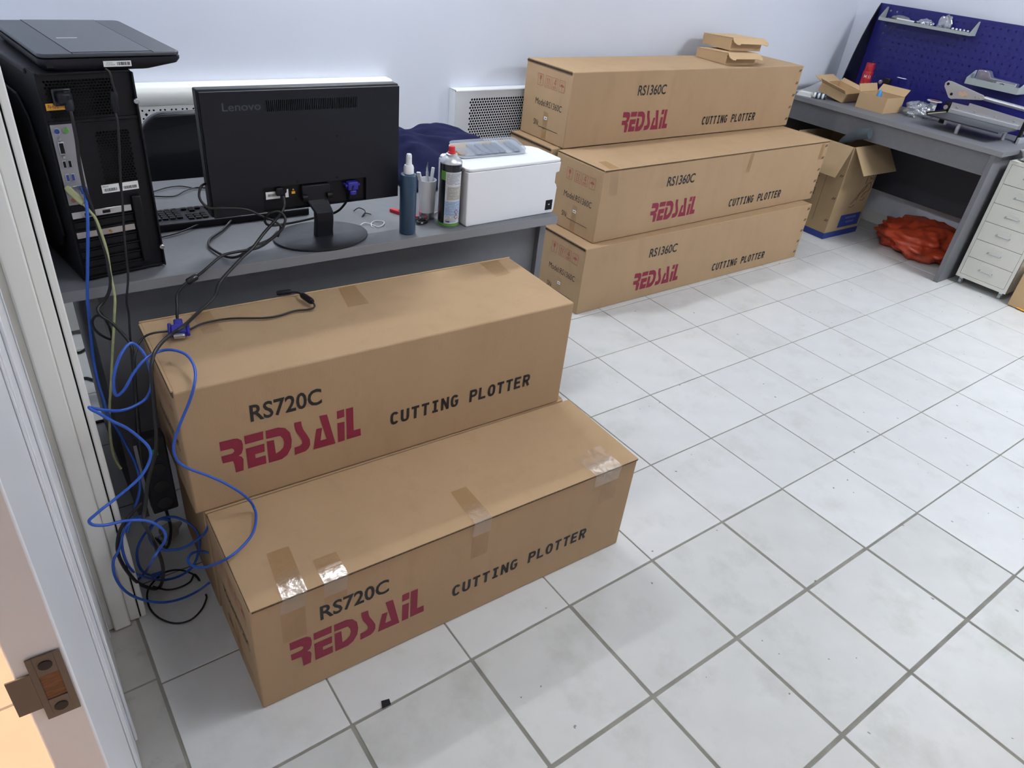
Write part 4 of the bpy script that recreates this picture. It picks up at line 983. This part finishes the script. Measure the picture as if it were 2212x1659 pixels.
# bag of clear film, tape roll
blob('film_bag', 'crumpled clear film bag beside the small open box on the far desk', 'bag', (4.62, 1.395, D2), (.105, .085, .060), m_bag, 21, .30, freq=2.6, crease=.3)
t = thing('tape_roll', 'roll of white tape behind the clear film bag on the far desk', 'tape', (4.790, 1.400, D2))
lathe_part(t, 'tape_core', m_white, [(.022, 0), (.022, .085)], 24); lathe_part(t, 'top_flange', m_white, [(.045, .0851), (.046, .087), (.045, .090)], 28); lathe_part(t, 'pink_disc', m_redi, [(.030, .0901), (.030, .0908)], 24)
# ------------------------------------------------------------------ paper cutter
gc = thing('paper_cutter', 'steel lever paper cutter with a dark table on the far desk', 'paper cutter', (4.36, .800, D2))
MB().box(0, .26, 0, .425, .062, .070).build('cutting_table', mat('table_black', (44, 47, 54), .42), gc, .001, 1)
MB().box(.004, .255, .424, .432, .0702, .082).build('edge_guide', m_blackm, gc); MB().box(.01, .24, .4215, .4239, .0702, .074).build('ruler_strip', mat('ruler', (200, 190, 150), .5), gc)
for x, y in ((.05, .24), (.24, .05), (.24, .40)): MB().lathe([(.011, 0), (.011, .0618)], 16, Matrix.Translation((x, y, 0))).build('post', m_alu, gc)
MB().prism([(-.01, .0702), (.42, .0702), (.42, .128), (.32, .128), (.32, .146), (-.01, .128)], 0, .012, frame((.262, 0, 0), (0, 1, 0), (0, 0, 1))).build('pressure_bar', m_alu, gc, .001, 1)
MB().box(.245, .262, .0, .415, .0703, .092).build('clamp_strip', m_alu, gc, .001, 1)
for y in (.04, .15, .27, .38): MB().lathe([(.0075, 0), (.006, .005)], 14, Matrix.Translation((.2615, y, .106)) @ Matrix.Rotation(-PI / 2, 4, 'Y')).build('screw_head', m_steel, gc)
MB().box(.255, .295, .4255, .452, .0, .125).build('pivot_post', m_blackm, gc, .003, 1)
MB().box(.255, .295, -.030, -.011, .0, .135).build('end_post', m_blackm, gc, .003, 1)
for y, z in ((-.031, .060), (-.031, .095)): MB().lathe([(.009, 0), (.009, .006), (.004, .0065)], 14, FRONT((.275, y + .0015, z))).build('bolt', m_steel, gc)
MB().lathe([(.013, 0), (.013, .008), (.006, .0085)], 18, Matrix.Translation((.254, .440, .095)) @ Matrix.Rotation(-PI / 2, 4, 'Y')).build('pivot_bolt', m_steel, gc)
MB().box(.22, .33, -.045, -.0305, .0, .035).build('end_bracket', m_alu, gc, .001, 1)
lv = [(.455, .158), (.463, .185), (.485, .215), (.50, .228), (.512, .232)]
side = [(.405, .152), (.432, .145), (.450, .150), (.500, .205), (.503, .225), (.490, .240), (.470, .241), (.262, .205), (.245, .196), (.243, .182), (.262, .176)]
sp2 = MB().prism(side, 0, .010, frame((.252, 0, 0), (0, 1, 0), (0, 0, 1)) ).build('lever_plate', m_alu, gc, .0015, 2)
LP = frame((.2525, 0, 0), (0, -1, 0), (0, 0, 1))
for y, z in ((.482, .223), (.440, .172)): MB().prism(circ(.0085, 16, -y, z), .0001, .0012, LP).build('plate_hole', m_dark, sp2)
for y, z in ((.300, .186), (.275, .184)): MB().prism(circ(.0055, 14, -y, z), .0001, .0035, LP).build('plate_bolt', m_steel, sp2)
MB().prism([(-.375 + .030 * math.cos(a), .187 + .013 * math.sin(a)) for a in [2 * PI * k / 18 for k in range(18)]], .0001, .0008, LP).build('worn_badge', mat('worn_gold', (200, 168, 138), .5, var=.2, vs=90), sp2)
MB().tube([(.257, .246, .190), (.257, -.11, .178)], .0125, 16).build('lever_handle', m_alu, gc)
# papers, white card holder and a striped roll at the far end of the desk
pp = MB(); vs = []; nu, nv = 12, 14
for j in range(nv + 1):
    for i in range(nu + 1):
        u, v = i / nu, j / nv; y = 2.03 + .14 * u; x = 4.36 + .42 * v; z = D2 + .002 + .075 * max(0, v - .15) ** 1.6 * (.5 + u) + .006 * math.sin(v * 6 + u * 4) * v
        vs.append((x, y, z))
pp.add(vs, [(j * (nu + 1) + i, (j + 1) * (nu + 1) + i, (j + 1) * (nu + 1) + i + 1, j * (nu + 1) + i + 1) for j in range(nv) for i in range(nu)], True)
po = pp.build('paper_sheet', mat('grey_paper', (190, 192, 196), .7)); tag(po, 'curled grey paper sheet in the corner of the far desk', 'paper')
s_ = po.modifiers.new('thickness', 'SOLIDIFY'); s_.thickness = .002; s_.offset = 1
t = thing('card_stack', 'small stack of white cards at the far corner of the far desk', 'cards', (4.300, 2.025, D2), .3)
for k in range(4): MB().box(-.03, .04, -.05 + .004 * k, .05 - .003 * k, .006 * k, .006 * k + .0055).build('card', m_label, t)
t = thing('striped_roll', 'short roll with blue and white stripes beside the white cards', 'roll', (4.315, 1.935, D2), math.radians(-60))
for k in range(6): MB().tube([(.013 * k - .03, 0, .018), (.013 * k - .0172, 0, .018)], .018, 14).build('stripe_band', (m_label, m_teal)[k % 2], t)
# ------------------------------------------------------------------ below and beside the far desk
ob = thing('large_open_carton', 'large open carton with blue base stripe under the far desk', 'cardboard box', (4.165, 1.487, 0), math.radians(-1))
Lb, Wb, Hb_ = .40, .42, .615; th = .005
MB().box(0, Lb, 0, Wb, 0, th).build('bottom', m_card3, ob)
MB().box(0, Lb, 0, th, th + .0002, Hb_).build('side', m_card3, ob); MB().box(0, Lb, Wb - th, Wb, th + .0002, Hb_).build('side', m_card3, ob)
MB().box(0, th, th + .0002, Wb - th - .0002, th + .0002, Hb_).build('side', m_card3, ob); MB().box(Lb - th, Lb, th + .0002, Wb - th - .0002, th + .0002, Hb_).build('side', m_card3, ob)
M_ = Matrix.Translation((0, 0, Hb_)) @ Matrix.Rotation(-math.radians(62), 4, 'Y'); MB().box(-.21, 0, .004, Wb - .004, 0, .004, M_).build('flap', m_card3, ob)
M_ = Matrix.Translation((0, 0, Hb_)) @ Matrix.Rotation(math.radians(52), 4, 'X'); MB().box(.01, Lb - .004, -.19, 0, 0, .004, M_).build('flap', m_card3, ob)
MB().box(-.0008, Lb + .0008, -.0008, Wb + .0008, .001, .042).build('blue_base_stripe', m_lblue, ob)
OF = FRONT((0, -.0006, 0))
lb = MB().rect(.135, .38, .062, .15, 0, OF).build('blue_label', m_lblue, ob)
b = MB()
for z, x0, x1 in ((.118, .20, .32), (.088, .22, .31)):
    x = x0
    while x < x1: b.rect(x, x + .010, z, z + .016, .0005, OF); x += .016
b.build('label_print', mat('pale_blue_ink', (110, 122, 176), .6), lb)
b = MB()
fig = [[(.20, .22), (.24, .26), (.28, .31), (.33, .35), (.36, .36), (.38, .33), (.37, .30), (.33, .29), (.30, .26)], [(.19, .205), (.22, .20), (.25, .215)], [(.30, .35), (.30, .40), (.32, .44), (.36, .45), (.385, .42), (.385, .37)], [(.31, .43), (.34, .42), (.36, .40)], [(.33, .34), (.31, .31), (.27, .285), (.25, .24)], [(.30, .24), (.33, .235), (.35, .25)], [(.33, .40), (.35, .38), (.37, .39)]]
for q in fig: b.tube([(x, -.0006, z) for x, z in q], .0016, 4)
b.build('line_drawing', m_ink, ob)
OL = frame((-.0006, Wb, 0), (0, -1, 0), (0, 0, 1)); b = MB()
for q in ((.19, .25, .380, .385), (.19, .25, .300, .304), (.19, .25, .262, .266), (.19, .193, .262, .304), (.247, .25, .262, .304), (.19, .25, .335, .339), (.30, .302, .10, .45), (.18, .24, .09, .105)): b.rect(*q, 0, OL)
b.build('side_print', m_ink, ob)
for z in (.12, .27, .42):
    b = MB()
    for d in (0, .012): b.prism([(Wb - .03 + d, z), (Wb - .026 + d, z), (Wb - .018 + d, z + .016), (Wb - .022 + d, z + .016)], 0, .0012, OL)
    b.build('staple_pair', m_blackm, ob)
gl = MB(); gl.tube(smooth_path([(4.24, 1.63, .56), (4.215, 1.595, .625), (4.205, 1.552, .660), (4.20, 1.498, .693), (4.20, 1.440, .712)], 5), [.027] * 8 + [.031] * 3 + [.028] * 3 + [.032] * 3 + [.030] * 4, 14)
go = gl.build('grey_sleeve', mat('grey_rubber', (72, 80, 86), .7, bump=.6, bs=90)); tag(go, 'dark grey rubber sleeve sticking out of the large open carton', 'sleeve')
ob2 = blob('orange_bag', 'crumpled orange plastic bag on the floor under the far desk', 'bag', (4.64, 1.085, 0), (.245, .30, .135), m_orange, 33, .24, freq=1.25, sub=5, crease=.30)
# ------------------------------------------------------------------ drawer cabinet
cb_ = thing('drawer_cabinet', 'cream metal cabinet with six drawers on castors at the right', 'drawer cabinet', (4.365, .382, 0))
cw, cdp, c0, c1 = .298, .44, .046, .752
MB().box(.002, cdp, 0, .0016, c0, c1).build('side_panel', m_cab, cb_); MB().box(.002, cdp, cw - .0016, cw, c0, c1).build('side_panel', m_cab, cb_)
MB().box(.002, cdp, .0017, cw - .0017, c1 - .002, c1).build('top_panel', m_cab, cb_); MB().box(.002, cdp, .0017, cw - .0017, c0, c0 + .002).build('bottom_panel', m_cab, cb_); MB().box(cdp - .002, cdp, .0017, cw - .0017, c0 + .0021, c1 - .0021).build('back_panel', m_cab, cb_)
MB().box(0, .012, 0, .018, c0, c1).box(0, .012, cw - .018, cw, c0, c1).box(0, .012, .0181, cw - .0181, c0, c0 + .022).box(0, .012, .0181, cw - .0181, c1 - .016, c1).build('front_frame', m_cab, cb_)
MB().box(.014, .016, .019, cw - .019, c0 + .023, c1 - .017).build('inner_shadow', m_dark, cb_)
dh = (c1 - .016 - c0 - .022) / 6
for k in range(6):
    z0 = c0 + .022 + k * dh
    dr = MB().box(.001, .0125, .0192, cw - .0192, z0 + .0012, z0 + dh - .0012).build('drawer', m_cab, cb_, .001, 1)
    yc, zc = cw / 2, z0 + dh * .52
    MB().tube(smooth_path([(.001, yc - .036, zc), (-.016, yc - .036, zc - .002), (-.020, yc - .030, zc - .002), (-.020, yc + .030, zc - .002), (-.016, yc + .036, zc - .002), (.001, yc + .036, zc)], 4), .0030, 8).build('handle', m_steel, dr)
    MB().box(-.0006, .0009, yc - .030, yc + .030, zc + .014, zc + .030).build('label_holder', m_cab, dr)
for x, y in ((.03, .03), (.03, cw - .03), (cdp - .03, .03), (cdp - .03, cw - .03)):
    cs_ = MB().box(x - .008, x + .012, y - .010, y + .010, .024, c0 - .0002).build('castor_fork', m_alu, cb_)
    MB().lathe([(.017, -.008), (.017, .008)], 14, Matrix.Translation((x, y, .0172)) @ Matrix.Rotation(PI / 2, 4, 'X')).build('castor_wheel', m_tray, cs_)
blob('white_bag', 'crumpled white plastic bag on top of the drawer cabinet', 'bag', (4.50, .58, .7525), (.10, .085, .055), mat('white_film', (222, 224, 222), .35, bump=.6, bs=50), 41, .4)
# flat carton leaning at the right edge of the picture
fc = thing('leaning_carton', 'cardboard box at the right edge in front of the drawer cabinet', 'cardboard box', (4.345, .05, 0), 0)
MB().box(0, .34, 0, .292, .004, .31).build('carton_body', m_card2, fc, .003, 2)
MB().tube([(-.004, .24, .010), (-.006, .10, .004), (-.004, .0, .004)], .004, 8).build('yellow_strap', m_yel, fc)
# ------------------------------------------------------------------ two mailer boxes on the top long carton
def mailer(label, loc, yaw, H_=.040):
    t = thing('mailer_box', label, 'cardboard box', loc, math.radians(yaw), 'mailer boxes on the top long carton')
    L_, W_ = .235, .235; th = .003
    MB().box(0, L_, 0, W_, 0, th).build('bottom', m_card2, t)
    MB().box(0, L_, 0, th, th + .0002, H_ - .004).build('front_wall', m_card2, t); MB().box(0, th, th + .0002, W_, th + .0002, H_).build('side_wall', m_card2, t); MB().box(L_ - th, L_, th + .0002, W_, th + .0002, H_).build('side_wall', m_card2, t); MB().box(th, L_ - th, W_ - th, W_, th + .0002, H_).build('back_wall', m_card2, t)
    rise = .05
    Ml = Matrix.Translation((0, W_, H_ + .0006)) @ Matrix.Rotation(-rise, 4, 'X')
    lid_ = MB().box(-.001, L_ + .001, -W_ - .004, 0, 0, th, Ml).build('lid', m_card2, t)
    hz = (W_ + .004) * math.sin(rise)
    for x in (.0, L_ - th): MB().prism([(W_, H_ + .0002), (-.002, H_ + .0002), (-.002, H_ + hz - .001)], 0, th, frame((x, 0, 0), (0, 1, 0), (0, 0, 1))).build('side_gusset', m_card2, t)
    Mt = Ml @ Matrix.Translation((0, -W_ - .004, 0)) @ Matrix.Rotation(.60, 4, 'X')
    lobe = [(-.001, 0), (L_ + .001, 0), (L_ + .012, -.018), (L_ + .014, -.036), (L_ + .004, -.052), (L_ - .014, -.056), (L_ - .030, -.046), (.030, -.046), (.014, -.056), (-.004, -.052), (-.014, -.036), (-.012, -.018)]
    MB().prism(lobe, 0, th, Mt).build('tuck_flap', m_card2, t)
    return t
mailer('lower of two small mailer boxes on the top long carton', (3.135, 1.835, 1.0505), -4, .046)
mailer('upper of two small mailer boxes on the top long carton', (3.215, 1.890, 1.112), -7, .052)
# ------------------------------------------------------------------ litter on the floor
t = tag(MB().prism([(-.012, -.008), (.010, -.010), (.013, .004), (-.006, .009)], 0, .003).build('black_scrap', m_black), 'small black scrap on a tile joint before the front carton', 'scrap'); t.location = (.091, .007, .0003)
# ================================================================== cables
BLUE_MAIN_DROP = [(-0.197,0.92,1.005),(-0.2,0.885,0.994),(-0.21,0.855,0.952),(-0.228,0.845,0.87),(-0.247,0.84,0.782),(-0.255,0.84,0.717),(-0.266,0.83,0.636),(-0.272,0.8,0.582),(-0.272,0.77,0.543),(-0.273,0.74,0.517),(-0.262,0.72,0.476),(-0.255,0.68,0.449),(-0.248,0.65,0.412),(-0.252,0.62,0.383),(-0.263,0.6,0.359),(-0.287,0.58,0.329),(-0.309,0.55,0.304)]
BLUE_LOOP = [(-0.152,0.482,0.212),(-0.167,0.49,0.219),(-0.192,0.47,0.244),(-0.207,0.45,0.248),(-0.206,0.42,0.257),(-0.192,0.38,0.279),(-0.171,0.33,0.326),(-0.146,0.297,0.365),(-0.107,0.319,0.362),(-0.073,0.351,0.36),(-0.051,0.395,0.36),(-0.045,0.424,0.362),(-0.054,0.425,0.391),(-0.073,0.43,0.423),(-0.102,0.44,0.456),(-0.131,0.445,0.485),(-0.167,0.45,0.517),(-0.185,0.452,0.542),(-0.19,0.453,0.57),(-0.185,0.455,0.598),(-0.165,0.457,0.641),(-0.142,0.458,0.684),(-0.126,0.462,0.719),(-0.111,0.501,0.725),(-0.106,0.537,0.73),(-0.111,0.571,0.735),(-0.131,0.601,0.735),(-0.155,0.615,0.73),(-0.19,0.58,0.739),(-0.221,0.56,0.723),(-0.245,0.55,0.696),(-0.262,0.55,0.684),(-0.265,0.55,0.702),(-0.256,0.56,0.734),(-0.234,0.58,0.763),(-0.209,0.6,0.773),(-0.192,0.6,0.752),(-0.187,0.58,0.734),(-0.189,0.56,0.707),(-0.196,0.55,0.681),(-0.212,0.54,0.665),(-0.238,0.53,0.661),(-0.265,0.52,0.665),(-0.293,0.5,0.688),(-0.315,0.49,0.707),(-0.321,0.485,0.714),(-0.317,0.48,0.709),(-0.309,0.48,0.7),(-0.288,0.48,0.672),(-0.264,0.48,0.644),(-0.245,0.47,0.616),(-0.235,0.46,0.596),(-0.237,0.45,0.579),(-0.251,0.44,0.56),(-0.27,0.43,0.547),(-0.299,0.42,0.535),(-0.33,0.41,0.525),(-0.349,0.4,0.523),(-0.365,0.395,0.517),(-0.378,0.39,0.511),(-0.373,0.39,0.497),(-0.351,0.39,0.486),(-0.324,0.4,0.474),(-0.303,0.41,0.459),(-0.278,0.41,0.446),(-0.259,0.41,0.424),(-0.247,0.41,0.396),(-0.25,0.41,0.371),(-0.265,0.42,0.341),(-0.283,0.43,0.304),(-0.284,0.678,0.03),(-0.309,0.678,0.01)]
BLUE_COIL = [(-0.135,0.47,0.338),(-0.15,0.49,0.278),(-0.173,0.51,0.241),(-0.205,0.53,0.213),(-0.241,0.55,0.208),(-0.258,0.57,0.216),(-0.262,0.59,0.236),(-0.249,0.61,0.243),(-0.223,0.63,0.241),(-0.19,0.63,0.229),(-0.161,0.62,0.199),(-0.15,0.6,0.174),(-0.154,0.6,0.122),(-0.178,0.58,0.09),(-0.21,0.6,0.05),(-0.248,0.635,0.02),(-0.288,0.59,0.096),(-0.316,0.56,0.162),(-0.328,0.535,0.236),(-0.326,0.535,0.291),(-0.315,0.535,0.326),(-0.293,0.55,0.335),(-0.271,0.57,0.322)]
BLUE_LOW = [(-0.29,0.56,0.339),(-0.319,0.535,0.317),(-0.336,0.525,0.283),(-0.353,0.515,0.264),(-0.359,0.505,0.232),(-0.353,0.505,0.186),(-0.336,0.515,0.133),(-0.305,0.53,0.078),(-0.27,0.53,0.051),(-0.229,0.539,0.03),(-0.185,0.543,0.03),(-0.17,0.453,0.141)]
MON_POWER = [(0.274,0.955,0.922),(0.271,0.945,0.905),(0.26,0.93,0.893),(0.232,0.92,0.87),(0.195,0.905,0.846),(0.154,0.88,0.821),(0.115,0.86,0.805),(0.043,0.81,0.775),(0.016,0.77,0.76),(-0.04,0.72,0.75),(-0.093,0.648,0.76),(-0.126,0.639,0.75),(-0.159,0.6,0.749),(-0.177,0.57,0.744),(-0.189,0.55,0.72),(-0.197,0.53,0.667),(-0.205,0.52,0.607),(-0.215,0.51,0.553),(-0.228,0.51,0.515),(-0.248,0.5,0.473),(-0.266,0.48,0.423),(-0.278,0.46,0.403),(-0.275,0.45,0.383),(-0.269,0.44,0.346),(-0.259,0.48,0.249),(-0.256,0.54,0.139),(-0.26,0.628,0.012),(-0.274,0.625,0.01),(-0.293,0.6,0.052),(-0.316,0.56,0.126),(-0.333,0.535,0.208),(-0.339,0.53,0.265),(-0.333,0.53,0.307),(-0.317,0.53,0.345),(-0.29,0.54,0.366),(-0.264,0.55,0.378)]
VGA = [(0.479,0.955,0.931),(0.472,0.96,0.909),(0.468,0.99,0.866),(0.449,1.02,0.831),(0.383,1.03,0.819),(0.298,0.99,0.83),(0.235,0.96,0.843),(0.213,0.94,0.865),(0.215,0.92,0.891),(0.241,0.915,0.898),(0.255,0.91,0.887),(0.254,0.9,0.874),(0.239,0.895,0.852),(0.205,0.89,0.831),(0.166,0.885,0.817),(0.1,0.88,0.817),(0.067,0.865,0.818),(0.031,0.845,0.806),(0.003,0.835,0.793),(-0.016,0.83,0.786),(-0.042,0.82,0.777),(-0.061,0.81,0.76),(-0.069,0.79,0.74),(-0.077,0.768,0.726),(-0.080,0.752,0.7235)]
DESK_LOOP = [(0.202,1.187,0.79),(0.145,1.109,0.787),(0.099,1.062,0.787),(0.081,1.02,0.787),(0.083,0.979,0.787),(0.099,0.918,0.79),(0.121,0.891,0.8),(0.165,0.914,0.81),(0.22,0.943,0.81),(0.259,0.979,0.815)]
MON_FRONT = [(0.11,1.03,0.954),(0.074,0.98,0.965),(0.062,0.97,0.946),(0.064,0.96,0.929),(0.078,0.95,0.916),(0.108,0.945,0.913),(0.165,0.94,0.905),(0.201,0.93,0.886),(0.232,0.92,0.87),(0.244,0.91,0.856),(0.245,0.94,0.818)]
DC = [(0.189,0.814,0.712),(0.231,0.798,0.715),(0.238,0.767,0.718),(0.246,0.722,0.718),(0.247,0.709,0.71),(0.229,0.704,0.708),(0.192,0.711,0.708),(0.148,0.703,0.708),(0.108,0.708,0.708),(0.038,0.738,0.708),(-0.025,0.738,0.71),(-0.069,0.717,0.712),(-0.108,0.724,0.715),(-0.145,0.72,0.72),(-0.167,0.724,0.71),(-0.186,0.7,0.702),(-0.199,0.68,0.682),(-0.21,0.66,0.627),(-0.222,0.64,0.57),(-0.232,0.62,0.513),(-0.241,0.6,0.44)]
PC_POWER = [(-0.189,0.905,1.194),(-0.19,0.895,1.163),(-0.192,0.89,1.12),(-0.197,0.885,1.072),(-0.199,0.88,1.021),(-0.197,0.88,1.008),(-0.192,0.88,0.972),(-0.19,0.875,0.912),(-0.187,0.865,0.872),(-0.19,0.855,0.832),(-0.192,0.85,0.805),(-0.202,0.845,0.779),(-0.218,0.84,0.76),(-0.233,0.83,0.752),(-0.231,0.82,0.738),(-0.214,0.81,0.72),(-0.2,0.79,0.699),(-0.19,0.77,0.677),(-0.191,0.75,0.65),(-0.205,0.72,0.582),(-0.215,0.7,0.516),(-0.227,0.66,0.463)]
PC_POWER_LOOP = [(-0.23,0.845,0.737),(-0.221,0.845,0.713),(-0.217,0.84,0.69),(-0.218,0.84,0.661),(-0.235,0.83,0.677),(-0.249,0.83,0.699),(-0.25,0.83,0.722),(-0.238,0.83,0.734),(-0.222,0.825,0.727),(-0.21,0.82,0.706)]
SCANNER_USB = [(-0.105,0.915,1.257),(-0.101,0.9,1.252),(-0.1,0.9,1.232),(-0.098,0.9,1.208),(-0.104,0.905,1.174),(-0.104,0.9,1.155),(-0.109,0.895,1.117),(-0.121,0.89,1.037),(-0.129,0.885,0.974),(-0.138,0.88,0.91),(-0.147,0.865,0.848),(-0.153,0.855,0.805),(-0.168,0.845,0.751),(-0.17,0.84,0.716),(-0.179,0.82,0.677),(-0.191,0.79,0.618),(-0.205,0.76,0.544),(-0.218,0.73,0.497),(-0.231,0.7,0.436)]
GREEN = [(-0.225,0.915,1.008),(-0.217,0.9,0.997),(-0.208,0.89,0.984),(-0.199,0.88,0.968),(-0.191,0.875,0.951),(-0.187,0.87,0.921),(-0.184,0.865,0.877),(-0.188,0.855,0.824),(-0.19,0.845,0.786),(-0.193,0.84,0.759),(-0.206,0.83,0.71),(-0.227,0.81,0.636),(-0.249,0.78,0.567),(-0.268,0.75,0.516),(-0.282,0.71,0.47),(-0.287,0.68,0.433),(-0.282,0.64,0.424)]
FLOOR_THIN = [(-0.277,0.64,0.006),(-0.25,0.611,0.006),(-0.221,0.602,0.006),(-0.191,0.607,0.006),(-0.173,0.628,0.006),(-0.168,0.598,0.006),(-0.176,0.63,0.006),(-0.204,0.665,0.006),(-0.237,0.675,0.006),(-0.266,0.661,0.006),(-0.289,0.638,0.006),(-0.3,0.606,0.006),(-0.301,0.563,0.006),(-0.287,0.521,0.006),(-0.26,0.489,0.006),(-0.226,0.48,0.006),(-0.193,0.498,0.006),(-0.171,0.528,0.006),(-0.168,0.543,0.006)]
KB_CABLE = [(0.102,1.17,0.79),(0.054,1.144,0.787),(0.013,1.129,0.785),(-0.019,1.121,0.785)]
DESK_THIN1 = [(0.053,1.49,0.785),(0.099,1.509,0.787),(0.142,1.515,0.785),(0.176,1.485,0.785),(0.217,1.475,0.787)]
DESK_THIN2 = [(0.043,1.449,0.785),(0.098,1.429,0.785),(0.142,1.463,0.787),(0.183,1.482,0.787),(0.214,1.457,0.787)]
BLUE_INNER = [(-0.205,0.62,0.233),(-0.23,0.62,0.249),(-0.26,0.62,0.225),(-0.282,0.6,0.218),(-0.296,0.6,0.186),(-0.3,0.6,0.144),(-0.293,0.61,0.101),(-0.271,0.673,0.012)]
DESK_LOOP = [(0.189,1.165,0.79),(0.145,1.109,0.787),(0.099,1.062,0.787),(0.081,1.02,0.787),(0.083,0.979,0.787),(0.099,0.918,0.79),(0.121,0.891,0.8),(0.165,0.914,0.81),(0.22,0.943,0.81),(0.259,0.979,0.815)]
def cable(name, label, pts, r, m, sub=6): return tag(MB().tube(smooth_path(pts, sub), r, 10).build(name, m), label, 'cable')
c = cable('network_cable', 'blue network cable hanging from the tower down past the desk edge', BLUE_MAIN_DROP, .0036, m_blue)
MB().box(-.204, -.190, .900, .919, .999, 1.012).build('plug', m_blue, c, .002, 2)
cable('network_cable', 'blue network cable looping over the upper carton and lower carton corner', BLUE_LOOP, .0032, m_blue)
cable('network_cable', 'blue network cable coiled beside the door frame at the floor', BLUE_COIL, .0032, m_blue)
c = cable('network_cable', 'short blue network cable end with its plug inside the floor coil', BLUE_INNER, .0032, m_blue)
MB().tube([BLUE_INNER[-1], tuple(Vector(BLUE_INNER[-1]) + Vector((.030, -.004, .001)))], .0062, 8).build('plug', m_blue, c)
cable('network_cable', 'lowest blue network cable loop sweeping towards the front carton', BLUE_LOW, .0032, m_blue)
c = cable('power_cable', 'thick black power cable from the monitor over the upper carton to the floor coil', MON_POWER, .0042, m_cable)
c = cable('video_cable', 'black video cable with blue plug hanging over the desk edge', VGA, .0036, m_cable)
def along(p0, p1, r, name, m, par, n=14, bev=0): return MB().tube([p0, tuple(Vector(p0).lerp(Vector(p1), .12)), tuple(Vector(p0).lerp(Vector(p1), .88)), p1], [r * .75, r, r, r * .75], n).build(name, m, par)
along((-.004, .8325, .791), (-.030, .8255, .782), .0085, 'ferrite', m_blackg, c)
vpM = frame((-.080, .752, .7235), (.97, -.24, 0), (-.22, -.96, -.13))
pb = MB().box(-.010, .010, .0, .026, -.006, .006, vpM).build('plug_neck', m_vga, c, .003, 2)
pb = MB().box(-.016, .016, .0261, .058, -.0085, .0085, vpM).build('plug_body', m_vga, c, .002, 2)
for x in (-.020, .020): MB().tube([tuple(vpM @ Vector((x, .014, 0))), tuple(vpM @ Vector((x, .062, 0)))], .0042, 10).build('plug_screw', m_vga, c)
MB().box(-.0125, .0125, .0581, .068, -.005, .005, vpM).build('plug_contact', m_steel, c, .001, 1)
cable('loose_cable', 'black cable loop lying on the near desk before the keyboard', DESK_LOOP, .0034, m_cable)
cable('loose_cable', 'black cable curling round the lower left corner of the monitor', MON_FRONT, .0032, m_cable)
c = cable('adapter_cable', 'thin black cable with ferrite lying on top of the upper carton', DC, .0026, m_cable)
along((.238, .770, .7175), (.2465, .722, .7175), .0085, 'ferrite', m_black, c); along((.186, .816, .712), (.222, .803, .716), .007, 'connector', m_black, c)
c = cable('power_cable', 'black power cable dropping from the tower power socket', PC_POWER, .0038, m_cable)
along((-.187, .917, 1.214), (-.190, .900, 1.178), .009, 'plug_neck', m_black, c)
cable('loose_cable', 'small black cable loop hanging under the left end of the desk', PC_POWER_LOOP, .0030, m_cable)
c = cable('scanner_cable', 'black scanner cable running straight down the back of the tower', SCANNER_USB, .0026, m_cable)
along((-.1005, .903, 1.215), (-.104, .907, 1.172), .0085, 'plug', m_black, c)
c = cable('usb_cable', 'greenish translucent usb cable hanging from the tower ports', GREEN, .0032, m_greenc)
along((-.229, .9195, 1.012), (-.206, .888, .982), .0075, 'plug', mat('clear_green_plug', (188, 190, 140), .25), c)
cable('loose_cable', 'thin black cable making a ring on the floor by the door frame', FLOOR_THIN, .0024, m_cable)
cable('keyboard_cable', 'thin black cable leaving the keyboard on the near desk', KB_CABLE, .0022, m_cable)
cable('loose_cable', 'thin black cable at the back of the near desk beside the tower', DESK_THIN1, .0020, m_cable)
cable('loose_cable', 'second thin black cable crossing the back of the near desk', DESK_THIN2, .0020, m_cable)
# power strip and adapter in the dark under the desk, cable ends by the wall
t = thing('power_strip', 'black power strip with a green switch under the near desk', 'power strip', (-.205, .66, .25))
ps_ = MB().box(-.030, .030, -.020, .020, 0, .235).build('strip_body', m_black, t, .004, 2)
MB().box(-.006, .008, -.0245, -.0202, .185, .204).build('green_switch', mat('green_plastic', (36, 150, 76), .4), ps_, .001, 1)
for z in (.03, .085, .14): MB().prism(circ(.018, 18, 0, z), .0001, .002, FRONT((0, -.0201, 0))).build('socket', m_blackg, ps_)
MB().tube(smooth_path([(0, 0, .0), (.005, .02, -.10), (-.01, .06, -.20), (-.02, .16, -.2455)], 5), .004, 8).build('lead', m_cable, ps_)
t = thing('plug_adapter', 'grey plug lying inside the blue cable coil on the floor', 'plug', (-.205, .80, 0), .5)
MB().lathe([(.022, 0), (.026, .004), (.024, .030), (.012, .042), (.006, .060)], 18, Matrix.Translation((0, 0, .024)) @ Matrix.Rotation(PI / 2, 4, 'Y')).build('plug_body', mat('plug_grey', (150, 148, 142), .6), t)
for y in (-.009, .009): MB().tube([(-.02, y, .024), (.0, y, .024)], .0024, 8).build('pin', m_steel, t)
wire('loose_cable', 'black cable lying on the floor behind the left desk leg, nearest the wall', 'cable', [(-.30, 2.05, .006), (-.23, 1.98, .006), (-.18, 2.0, .008), (-.10, 1.95, .006)], .005, m_cable)
wire('loose_cable', 'black cable lying on the floor left of the desk leg', 'cable', [(-.30, 1.76, .006), (-.24, 1.78, .006), (-.20, 1.74, .006), (-.12, 1.76, .006)], .005, m_cable)
wire('loose_cable', 'black cable on the floor close to the left desk leg', 'cable', [(-.30, 1.47, .006), (-.25, 1.475, .006), (-.15, 1.46, .006)], .005, m_cable)
bpy.context.view_layer.update()
